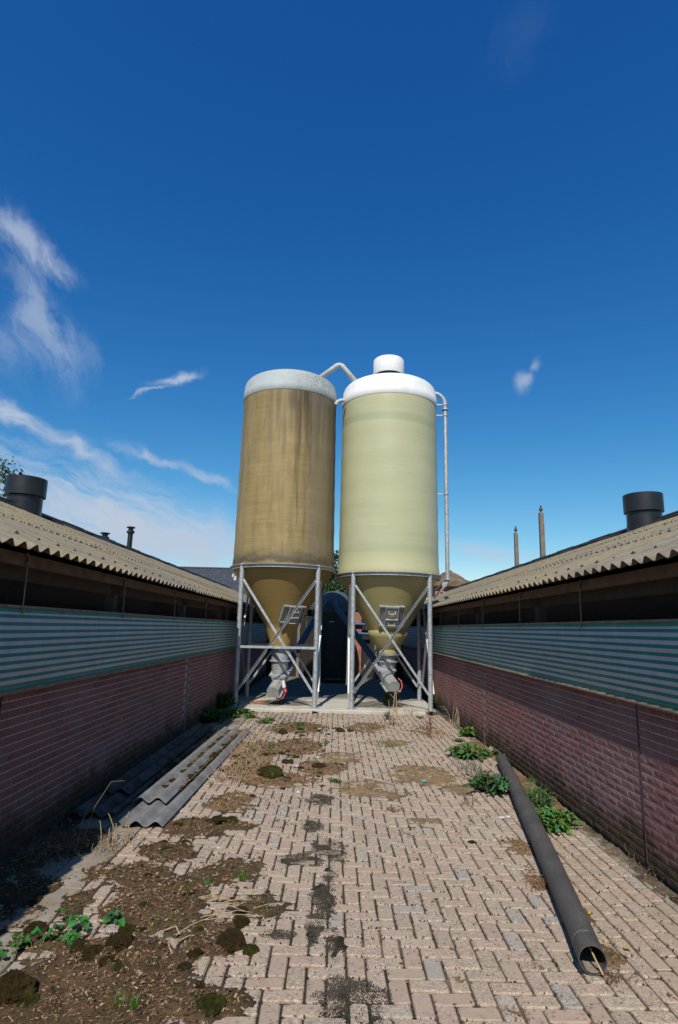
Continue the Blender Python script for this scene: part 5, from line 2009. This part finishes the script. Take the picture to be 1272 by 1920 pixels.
MOSS_B = [moss_mesh(i, MAT['moss_brown'], 0.5 + 0.06 * i) for i in range(6)]
MOSS_G = [moss_mesh(20 + i, MAT['moss_green'], 0.5 + 0.06 * i) for i in range(4)]
BIG = [
    (432, 1770, .078, 'b', 'round dark brown moss clump where the litter meets bare pavers'),
    (452, 1733, .055, 'b', 'crumbly moss clump beside bundle of dry stems'),
    (472, 1782, .042, 'g', 'small olive moss clump touching the round brown one'),
    (228, 1775, .075, 'b', 'dark domed moss clump behind the young nettles'),
    (238, 1745, .050, 'g', 'yellow green moss clump topping the dark domed one'),
    (66, 1748, .060, 'b', 'dark moss clump alone on the pale concrete by the shadow edge'),
    (22, 1868, .092, 'b', 'largest moss clump, flecked grey, beside a green one'),
    (52, 1885, .048, 'g', 'green moss clump lying next to the largest brown clump'),
    (392, 1893, .062, 'g', 'elongated green and brown moss clump at the litter edge'),
    (175, 1792, .060, 'b', 'flattened moss clump under the nettle leaves'),
    (150, 1785, .045, 'b', 'small brown moss clump left of the flattened one'),
    (345, 1815, .040, 'b', 'knobbly moss lump at the foot of a paver'),
    (365, 1790, .045, 'b', 'moss lump standing on bare brown soil'),
    (432, 1543, .060, 'g', 'bright green mossy ball on its brown cushion'),
    (405, 1545, .085, 'b', 'wide brown moss cushion beside the bright green ball'),
    (512, 1458, .12, 'g', 'large moss cushion with green crest in the dry litter'),
    (500, 1455, .10, 'b', 'brown moss cushion adjoining the green crested one'),
    (598, 1441, .085, 'b', 'reddish brown moss block on bare paving'),
    (540, 1430, .07, 'b', 'dark moss clump by a white stone chip'),
    (885, 1580, .036, 'b', 'single small moss ball on clean pavers'),
    (638, 1371, .085, 'b', 'dark moss clod near the concrete pad'),
    (658, 1371, .06, 'b', 'smaller moss clod right beside the dark one'),
    (592, 1337, .075, 'b', 'moss clod lying on the edge of the concrete pad'),
    (530, 1375, .085, 'b', 'blackish clod of moss by the far litter'),
]
for px, py, r_, ty, lab in BIG:
    p = at(px, py)
    me = random.choice(MOSS_B if ty == 'b' else MOSS_G)
    z = (SLAB_Z if p.y > 13.33 else gz(p.x, p.y)) - 0.012
    o = link('moss_clump', me, None, (p.x, p.y, z), (RNG.normal(0, .12), RNG.normal(0, .12), RNG.uniform(0, 6.28)))
    sx_ = r_ * RNG.uniform(0.9, 1.15)
    o.scale = (sx_ * 1.1, r_ * 1.05, r_ * RNG.uniform(0.80, 1.0))
    tag(o, lab, 'moss', 'moss clumps on the paving')
# smaller ones, only their place tells them apart
cnt = 0
while cnt < 140:
    x = RNG.uniform(-1.95, 0.2); y = RNG.uniform(3.2, 13.2)
    _, m_, _, _, _ = soil_height(np.array([x]), np.array([y]))
    if RNG.rand() > max(m_['brown'][0], m_['dry'][0]) * 1.0 + 0.03:
        continue
    r_ = RNG.uniform(0.010, 0.030) * (1 + 0.05 * y)
    if x < -1.4 and 5.6 < y < 11:
        continue
    o = link('moss_clump', random.choice(MOSS_B if RNG.rand() < 0.72 else MOSS_G), None, (x, y, gz(x, y) - 0.008), (RNG.normal(0, .2), RNG.normal(0, .2), RNG.uniform(0, 6.28)))
    o.scale = (r_ * RNG.uniform(0.9, 1.8), r_ * RNG.uniform(0.8, 1.3), r_ * RNG.uniform(0.6, 0.95))
    tag(o, 'small brown or green moss crumb among the leaf litter', 'moss', 'moss crumbs in the litter')
    cnt += 1
# moss in the troughs of the sheets
for k in range(46):
    t_ = RNG.rand()
    y = 6.6 + 4.0 * t_
    trough = RNG.choice([-1.98, -1.813, -1.645]) + (y - 6.32) * 0.0175
    r_ = RNG.uniform(0.028, 0.055)
    o = link('moss_clump', random.choice(MOSS_B if RNG.rand() < 0.6 else MOSS_G), None, (trough, y, 0.050), (RNG.normal(0, .2), RNG.normal(0, .2), RNG.uniform(0, 6.28)))
    o.scale = (r_, r_ * RNG.uniform(0.9, 1.6), r_ * 0.8)
    tag(o, 'moss cushion sitting in a trough of the sunny corrugated sheet', 'moss', 'moss in the sheet troughs')


# ---- plants
def leaf_strip(mb, base, az, length, width, arch, lobes, col, droop=0.9, tw=0.0, rise=0.6):
    """jagged, arching leaf from a rosette"""
    n = max(5, int(lobes * 2 + 1))
    d = Vector((math.cos(az), math.sin(az), 0))
    s = Vector((-math.sin(az), math.cos(az), 0))
    vs = []
    for i in range(n + 1):
        t_ = i / n
        out = length * (t_ - 0.12 * t_ * t_)
        z = length * (rise * t_ - droop * t_ * t_ * arch)
        wv = width * (math.sin(math.pi * min(1.0, 0.12 + t_ * 0.9)) ** 0.7)
        if lobes and i not in (0, n):
            wv *= 1.15 if i % 2 else 0.48
        if i == n:
            wv = width * 0.05
        c = base + d * out + Vector((0, 0, z))
        curl = (0.45 + 0.5 * math.sin(i * 2.1 + az * 7)) * wv
        sw = d * (0.25 * wv if i % 2 else 0)
        vs += [c - s * wv + Vector((0, 0, curl)) - sw * 0.3, c, c + s * wv + Vector((0, 0, curl)) - sw * 0.3]
    vs = [Vector((v.x, v.y, max(v.z, 0.004))) for v in vs]
    fs = []
    for i in range(n):
        k = i * 3
        fs += [(k, k + 1, k + 4, k + 3), (k + 1, k + 2, k + 5, k + 4)]
    mb.add(vs, fs, col)


def rosette(px, py, rad, hgt, nleaf, lobes, label, cat='weed', col=(0.075, 0.165, 0.035), pos=None, group='green weeds along the wall', name='leafy_weed', wide=0.22):
    p = at(px, py) if pos is None else Vector(pos)
    z0 = SLAB_Z if p.y > 13.33 else gz(p.x, p.y)
    o = thing(name, (p.x, p.y, z0), label, cat, group)
    mb = MB()
    for k in range(int(nleaf * 2.2)):
        az = RNG.uniform(0, 6.28)
        ring = RNG.uniform(0.0, 1.0)
        L = rad * (0.40 + 0.52 * ring) * RNG.uniform(0.7, 1.15)
        rise = (hgt / rad) * (1.5 - 0.9 * ring)
        c = tuple(x * RNG.uniform(0.65, 1.35) for x in col)
        if RNG.rand() < 0.09:
            c = (0.26 * RNG.uniform(.6, 1), 0.20 * RNG.uniform(.6, 1), 0.07)
        b = Vector((RNG.normal(0, rad * 0.30), RNG.normal(0, rad * 0.30), 0.003 + RNG.uniform(0, hgt * 0.45)))
        leaf_strip(mb, b, az, L, L * wide * RNG.uniform(0.6, 1.0), RNG.uniform(0.6, 1.1), lobes, c, 0.75 * rise + 0.15, 0, rise)
    mb.build('leaves', MAT['leaf'], o)
    return o


rosette(880, 1380, .21, .16, 60, 0, 'round compact green weed, the farthest along the right wall', wide=0.34, col=(0.095, 0.22, 0.035))
rosette(862, 1391, .10, .06, 22, 2, 'small green weed just left of the round compact one', wide=0.3)
rosette(880, 1418, .34, .17, 85, 4, 'wide spreading thistle-like weed on the pavers left of the pipe end', col=(0.075, 0.17, 0.040))
rosette(940, 1418, .16, .12, 30, 3, 'green weed at the wall foot behind the pipe end', col=(0.085, 0.17, 0.035))
rosette(948, 1425, .14, .12, 26, 3, 'leafy weed between pipe end and wall', col=(0.06, 0.13, 0.03))
rosette(920, 1484, .24, .24, 80, 4, 'bushy thistle pressed against the left side of the drain pipe', col=(0.065, 0.155, 0.055))
rosette(1016, 1508, .13, .22, 40, 3, 'upright weed between pipe and wall, next to the grass', col=(0.07, 0.16, 0.045))
rosette(1032, 1550, .25, .19, 90, 4, 'large jagged rosette growing between the pipe and the wall', col=(0.085, 0.195, 0.040))
rosette(1020, 1525, .13, .2, 30, 3, 'dark jagged weed behind the large rosette', col=(0.055, 0.13, 0.04))
rosette(1069, 1503, .09, .10, 12, 2, 'small weed at the foot of the sunny brick wall', col=(0.07, 0.15, 0.035), wide=0.3)
rosette(1012, 1462, .11, .14, 12, 0, 'broad leaved seedling at the brick wall foot', col=(0.05, 0.14, 0.045), wide=0.42)
rosette(560, 1362, .12, .10, 24, 2, 'small green weed near the moss clods before the pad', col=(0.05, 0.11, 0.05), group='small green weeds by the pad')
rosette(497, 1356, .16, .11, 34, 2, 'bright green weed in the moss before the brown silo', col=(0.10, 0.22, 0.04), group='small green weeds by the pad')
rosette(467, 1346, .16, .11, 34, 2, 'bright green weed at the shadow edge before the brown silo', col=(0.11, 0.23, 0.04), group='small green weeds by the pad')
rosette(508, 1352, .12, .10, 20, 2, 'little bright weed right of the other by the brown silo', col=(0.11, 0.23, 0.04), group='small green weeds by the pad')
rosette(628, 1466, .09, .05, 18, 2, 'tiny green weed in a joint amid the dry patch', col=(0.08, 0.15, 0.045), group='small green weeds by the pad')
rosette(788, 1347, .09, .05, 16, 2, 'tiny grey green weed at the pad edge', col=(0.06, 0.13, 0.05), group='small green weeds by the pad')
for px, py, rr, hh, lb in ((395, 1352, .35, .30, 'broad green weed in the shade near the far end of the shaded sheets'), (412, 1332, .4, .5, 'tallest green weed in the shade against the left wall'), (425, 1345, .3, .2, 'low green weed in the shade before the brown silo leg'), (455, 1338, .22, .14, 'small weed at the pad edge beside the shaded silo leg')):
    rosette(px, py, rr, hh, 60, 3, lb, col=(0.055, 0.12, 0.03), group='weeds in the shade by the left wall')
rosette(822, 1325, .26, .22, 46, 3, 'mossy green weed at the wall behind the bait box', col=(0.085, 0.16, 0.03))


def nettle(px, py, h, n, label):
    p = at(px, py)
    z0 = gz(p.x, p.y)
    o = thing('young_nettle', (p.x, p.y, z0), label, 'weed', 'young broad leaved weeds in the litter')
    mb = MB()
    st = MB()
    for k in range(n):
        az = RNG.uniform(0, 6.28); q = RNG.uniform(0.3, 1.0)
        b = Vector((RNG.normal(0, .035), RNG.normal(0, .035), 0.0))
        tipp = b + Vector((math.cos(az) * h * 0.5 * q, math.sin(az) * h * 0.5 * q, h * q))
        st.tube([b, (b + tipp) / 2 + Vector((0, 0, 0.01)), tipp], 0.0022, 5, col=(0.10, 0.16, 0.05))
        c = tuple(x * RNG.uniform(0.75, 1.3) for x in (0.050, 0.185, 0.045))
        leaf_strip(mb, tipp, az, RNG.uniform(0.05, 0.075), RNG.uniform(0.022, 0.030), 0.8, 0, c, 0.45, 0, 0.15)
    st.build('stems', MAT['straw'], o, kind='stuff')
    mb.build('leaves', MAT['leaf'], o, smooth='all')


nettle(128, 1748, .085, 9, 'young nettle with broad bright leaves in the brown litter')
nettle(196, 1738, .05, 6, 'small round leaved seedling alone in the litter')
nettle(66, 1778, .06, 5, 'thin seedling on the edge of the pale concrete')
nettle(8, 1797, .08, 7, 'green seedling near the shadow edge beside the largest moss clump')
nettle(130, 1772, .05, 6, 'low seedling in front of the young nettle')


def grass(px, py, h, n, spread, col, label, group, name='grass_tuft', pos=None, lean=0.5, wid=0.0022):
    p = at(px, py) if pos is None else Vector(pos)
    z0 = SLAB_Z if p.y > 13.33 else gz(p.x, p.y)
    o = thing(name, (p.x, p.y, z0), label, 'grass', group)
    mb = MB()
    for k in range(n):
        az = RNG.uniform(0, 6.28)
        b = Vector((RNG.normal(0, spread), RNG.normal(0, spread), 0))
        L = h * RNG.uniform(0.5, 1.1)
        ln = lean * RNG.uniform(0.2, 1.3)
        d = Vector((math.cos(az), math.sin(az), 0)); s = Vector((-d.y, d.x, 0))
        c = tuple(x * RNG.uniform(0.7, 1.3) for x in col)
        vs = []
        for i in range(5):
            t_ = i / 4
            q = b + d * (L * ln * t_ * t_) + Vector((0, 0, L * (t_ - 0.35 * ln * t_ * t_)))
            w_ = wid * (1 - t_ * 0.85) * (1 + p.y * 0.12)
            vs += [q - s * w_, q + s * w_]
        mb.add(vs, [(2 * i, 2 * i + 1, 2 * i + 3, 2 * i + 2) for i in range(4)], c)
    mb.build('blades', MAT['leaf'], o, kind='stuff')


GR = (0.10, 0.21, 0.03)
for px, py, h, n, sp, lab in ((455, 1648, .05, 60, .018, 'bright green grass tuft in a paver joint'), (390, 1657, .035, 50, .016, 'low green grass tuft in the soil'), (220, 1893, .06, 40, .02, 'grass tuft on the brown soil by the big moss clumps'),
                              (252, 1900, .055, 36, .018, 'second grass tuft on the brown soil'), (520, 1540, .03, 26, .014, 'tiny tuft of green in a joint amid pavers')):
    grass(px, py, h, n, sp, GR, lab, 'green grass tufts in the joints')
for px, py, h, n, sp, lab in ((505, 1404, .10, 60, .05, 'green grass tuft among far moss clods'), (612, 1394, .08, 40, .04, 'thin grass in the joints near the pad'), (690, 1393, .03, 40, .09, 'flat green grass in the centre joints'), (728, 1398, .05, 160, .13, 'grey green mat of grass on the dry patch'),
                              (560, 1367, .14, 60, .06, 'grey green tuft before the pad'), (994, 1468, .10, 40, .03, 'little grass tuft between pipe and wall'), (998, 1500, .22, 70, .05, 'tall grass between the pipe and the wall'), (1012, 1520, .30, 50, .04, 'seeding grass stalks standing in the large rosette')):
    grass(px, py, h, n, sp, (0.11, 0.19, 0.06), lab, 'grass tufts further down the alley')


# dry stalks
def stalks(px, py, h, n, spread, label, col=(0.46, 0.34, 0.20), r_=0.0035, lean=0.35, group='dry stalks', pos=None, branch=0, name='dry_stalks'):
    p = at(px, py) if pos is None else Vector(pos)
    z0 = SLAB_Z if p.y > 13.33 else gz(p.x, p.y)
    o = thing(name, (p.x, p.y, z0 - 0.004), label, 'dry plant', group)
    mb = MB()
    for k in range(n):
        az = RNG.uniform(0, 6.28)
        b = Vector((RNG.normal(0, spread), RNG.normal(0, spread), 0))
        L = h * RNG.uniform(0.35, 1.0)
        d = Vector((math.cos(az), math.sin(az), 0)) * lean * RNG.uniform(0.1, 1.0)
        c = tuple(x * RNG.uniform(0.65, 1.1) for x in col)
        pts_ = [b, b + d * L * 0.3 + Vector((0, 0, L * 0.5)), b + d * L * 0.8 + Vector((RNG.normal(0, .01), RNG.normal(0, .01), L * 0.88)), b + d * L * 1.25 + Vector((0, 0, L * RNG.uniform(0.8, 1.05)))]
        if n <= 8:
            mb = MB()
        mb.tube(pts_, [r_, r_ * 0.9, r_ * 0.7, r_ * 0.4], 5, col=c)
        for q in range(branch):
            t_ = RNG.uniform(0.3, 0.9)
            q0 = pts_[0].lerp(pts_[2], t_)
            a2 = RNG.uniform(0, 6.28)
            mb.tube([q0, q0 + Vector((math.cos(a2) * L * .14, math.sin(a2) * L * .14, L * .12))], [r_ * .6, r_ * .3], 4, col=c)
        if n <= 8:
            mb.build('stalk', MAT['straw'], o)
    if n > 8:
        mb.build('stems', MAT['straw'], o, kind='stuff')


stalks(228, 1578, .26, 14, .075, 'upright bleached dry stalks at the end of the corrugated sheets', r_=0.0045)
stalks(200, 1590, .10, 40, .10, 'low tangle of dry stalks at the foot of the bleached ones', (0.30, 0.20, 0.12), r_=0.0028, lean=1.2)
for k, (px, py) in enumerate(((455, 1420), (470, 1400), (440, 1450), (480, 1440), (430, 1465), (462, 1385))):
    stalks(px, py, .14, 46, .14, 'mat of dry straw-coloured stalks along the sunny sheet edge', (0.42, 0.30, 0.19), r_=0.0034, lean=1.6, group='dry straw mats by the sheets')
stalks(805, 1385, .62, 3, .03, 'tall reddish dry stalk before the right silo leg', (0.20, 0.12, 0.08), r_=0.010, lean=0.12, branch=9)
stalks(818, 1383, .2, 34, .09, 'straw tuft at the foot of the reddish stalk', (0.48, 0.36, 0.24), r_=0.004, lean=1.0)
stalks(742, 1362, .75, 6, .05, 'tall dry weed with pale stems below the olive silo auger', (0.45, 0.34, 0.21), r_=0.008, lean=0.16, branch=5)
stalks(738, 1360, .12, 26, .10, 'dead grey tangle at the foot of the tall dry weed', (0.22, 0.17, 0.13), r_=0.005, lean=1.0)
stalks(865, 1360, .42, 22, .12, 'bleached grass stalks standing along the right wall beyond the bait box', (0.50, 0.38, 0.23), r_=0.005, lean=0.5)
stalks(880, 1350, .35, 18, .10, 'thin straw at the wall beside the bait box', (0.46, 0.35, 0.22), r_=0.005, lean=0.6)
stalks(965, 1432, .34, 12, .05, 'bleached stalks leaning on the wall behind the pipe', (0.48, 0.36, 0.22), r_=0.0045, lean=0.5)
stalks(985, 1440, .22, 10, .05, 'short stalks at the wall foot by the tan soil', (0.40, 0.28, 0.17), r_=0.004, lean=0.6)
stalks(1183, 1590, .26, 2, .012, 'single bent straw leaning on the stained wall foot', (0.42, 0.27, 0.12), r_=0.006, lean=0.3)
stalks(1200, 1620, .10, 22, .05, 'dead creeping twigs at the stained wall foot', (0.16, 0.10, 0.075), r_=0.003, lean=1.6)
stalks(1225, 1640, .07, 30, .06, 'dark dead weeds on the edging strip', (0.14, 0.09, 0.07), r_=0.003, lean=2.0)
stalks(1150, 1835, .05, 40, .035, 'dead brown root clump at the open pipe end', (0.17, 0.10, 0.065), r_=0.0022, lean=1.6)
stalks(1010, 1660, .08, 40, .05, 'brown dead tuft against the pipe side', (0.26, 0.16, 0.10), r_=0.0025, lean=1.3)
stalks(770, 1565, .025, 26, .06, 'flat dry grass wisps on the right pavers', (0.25, 0.17, 0.12), r_=0.003, lean=3.0)
stalks(970, 1900, .03, 34, .03, 'brown dead tuft in a joint of the foremost pavers', (0.24, 0.14, 0.08), r_=0.0016, lean=1.6)
stalks(1010, 1815, .025, 26, .028, 'dead brown wisp in the joint left of the pipe mouth', (0.26, 0.16, 0.09), r_=0.0015, lean=1.8)
stalks(880, 1510, .12, 10, .03, 'small dead brown weed on the pavers left of the pipe', (0.20, 0.12, 0.08), r_=0.005, lean=0.8)
stalks(738, 1520, .05, 16, .05, 'scattered dead twigs on the far pavers', (0.20, 0.13, 0.09), r_=0.004, lean=2.0)
stalks(885, 1447, .16, 40, .10, 'grey wilted weed beside the spreading thistle', (0.22, 0.20, 0.17), r_=0.004, lean=0.9, branch=3)
stalks(770, 1340, .22, 14, .10, 'short straw on the pad under the olive silo', (0.45, 0.34, 0.20), r_=0.005, lean=0.6)
stalks(110, 1600, .12, 60, .20, 'tangle of dead stems in the shade by the left wall', (0.20, 0.15, 0.10), r_=0.0025, lean=1.8, branch=1)
stalks(140, 1590, .55, 2, .02, 'one long thin stem arching in front of the shaded wall', (0.25, 0.18, 0.12), r_=0.003, lean=0.6)
stalks(480, 1690, .02, 18, .03, 'short dry chaff by the foremost litter', (0.35, 0.24, 0.13), r_=0.002, lean=2.5)
# green weed with stalk under the olive silo's auger
rosette(727, 1326, .16, .42, 30, 2, 'green leafy weed growing under the olive silo auger', col=(0.10, 0.19, 0.05), group='weeds on the pad')
rosette(728, 1350, .10, .24, 20, 2, 'thin green weed before the pad below the olive silo', col=(0.10, 0.17, 0.06), group='weeds on the pad')

# loose long stems near the front
st = thing('straw_bundle', at(420, 1712), 'loose bundle of long dry stems lying on the litter beside the moss clumps', 'dry plant')
mb = MB()
for k in range(22):
    p0 = at(400 + RNG.normal(0, 30), 1712 + RNG.normal(0, 16)) - st.location
    az = R(RNG.normal(12, 18)); L = RNG.uniform(0.08, 0.24)
    d = Vector((math.cos(az), math.sin(az), 0))
    z = 0.022 + RNG.uniform(0, 0.015)
    mb.tube([p0 + Vector((0, 0, z)), p0 + d * L * .5 + Vector((0, RNG.normal(0, .008), z + .012)), p0 + d * L + Vector((0, RNG.normal(0, .01), z))], [0.0022, 0.002, 0.0012], 5, col=tuple(x * RNG.uniform(.7, 1.1) for x in (0.50, 0.37, 0.22)))
mb.build('stems', MAT['straw'], st, kind='stuff')
st = thing('root_twig', at(365, 1765), 'forked pale dead twig lying on the litter', 'twig')
mb = MB()
def tw(*pp):
    pts_ = [at(x, y) - st.location + Vector((0, 0, 0.025)) for x, y in pp]
    mb = MB()
    mb.tube(pts_, [0.0042, 0.0036, 0.0028, 0.0018][:len(pts_)], 6, col=(0.45, 0.35, 0.24))
    mb.build('twig_branch', MAT['straw'], st)
tw((330, 1762), (355, 1745), (380, 1733), (408, 1733))
tw((328, 1778), (345, 1768), (362, 1760)); tw((362, 1760), (352, 1752)); tw((330, 1746), (336, 1760))
tw((316, 1780), (322, 1798)); tw((328, 1746), (300, 1756))

# yellow leaves, green scrap, stone chips
for px, py, az, lab in ((1104, 1717, 0.5, 'yellow fallen leaf beside the drain pipe'), (1183, 1785, 2.6, 'curled yellow leaf among twigs right of the pipe mouth')):
    p = at(px, py)
    o = thing('fallen_leaf', (p.x, p.y, 0.006), lab, 'leaf')
    mb = MB(); leaf_strip(mb, Vector((0, 0, 0.004)), az, 0.05, 0.014, 0.9, 0, (0.55, 0.38, 0.06), 0.3, 0, 0.3)
    mb.build('blade', MAT['leaf'], o)
p = at(795, 1467)
o = thing('plastic_scrap', (p.x, p.y, 0.004), 'small turquoise plastic scrap on the dry moss', 'scrap')
mb = MB(); mb.add([(-.03, -.04, .012), (.03, -.035, .018), (.035, .04, .022), (-.028, .045, .010), (0, 0, .028)], [(0, 1, 4), (1, 2, 4), (2, 3, 4), (3, 0, 4)], (0.08, 0.42, 0.33)); mb.build('scrap', MAT['straw'], o)
for px, py in ((557, 1438), (595, 1422), (560, 1487), (942, 1535), (955, 1534), (600, 1368)):
    p = at(px, py)
    q = MB(); q.box((0, 0, 0.008), (0.05, 0.03, 0.018), Euler((0.1, 0.15, RNG.uniform(0, 3))).to_matrix())
    o = q.build('stone_chip', MAT['lime'], None, loc=(p.x, p.y, 0.006))
    tag(o, 'small whitish stone chip lying on the paving', 'stone', 'whitish stone chips')

# rodent bait box by the wall
p = at(842, 1342)
o = thing('bait_box', (p.x, p.y + 0.06, 0.003), 'black plastic bait box with overhanging lid by the right wall', 'box', None, R(-6))
mb = MB()
vs = [(-.11, -.07, 0), (.11, -.07, 0), (.11, .07, 0), (-.11, .07, 0), (-.13, -.085, .095), (.13, -.085, .095), (.13, .085, .095), (-.13, .085, .095)]
mb.add(vs, [(0, 3, 2, 1), (4, 5, 6, 7), (0, 1, 5, 4), (1, 2, 6, 5), (2, 3, 7, 6), (3, 0, 4, 7)])
mb.build('base', MAT['bait'], o)
mb = MB()
vs = [(-.15, -.10, .10), (.15, -.10, .10), (.15, .10, .10), (-.15, .10, .10), (-.155, -.105, .125), (.155, -.105, .125), (.155, .105, .125), (-.155, .105, .125), (-.11, -.07, .150), (.11, -.07, .150), (.11, .07, .150), (-.11, .07, .150)]
mb.add(vs, [(3, 2, 1, 0)] + [(k * 4 + i, k * 4 + (i + 1) % 4, (k + 1) * 4 + (i + 1) % 4, (k + 1) * 4 + i) for k in range(2) for i in range(4)] + [(8, 9, 10, 11)])
mb.build('lid', MAT['bait'], o)
# dandelion clock by the pipe
p = at(922, 1440)
o = thing('dandelion', (p.x, p.y, gz(p.x, p.y)), 'dandelion seed head on a thin stem by the pipe end', 'flower')
mb = MB(); mb.tube([(0, 0, 0), (0.01, 0, 0.12), (0.0, 0, 0.24)], 0.003, 5, col=(0.2, 0.2, 0.1)); mb.build('stem', MAT['straw'], o)
mb = MB()
for k in range(60):
    a1 = RNG.uniform(0, 6.28); u = RNG.uniform(-1, 1)
    d = Vector((math.sqrt(1 - u * u) * math.cos(a1), math.sqrt(1 - u * u) * math.sin(a1), u)) * 0.028
    mb.tube([Vector((0, 0, 0.25)), Vector((0, 0, 0.25)) + d], [0.0008, 0.003], 3, col=(0.55, 0.52, 0.46))
mb.build('seed_head', MAT['straw'], o)
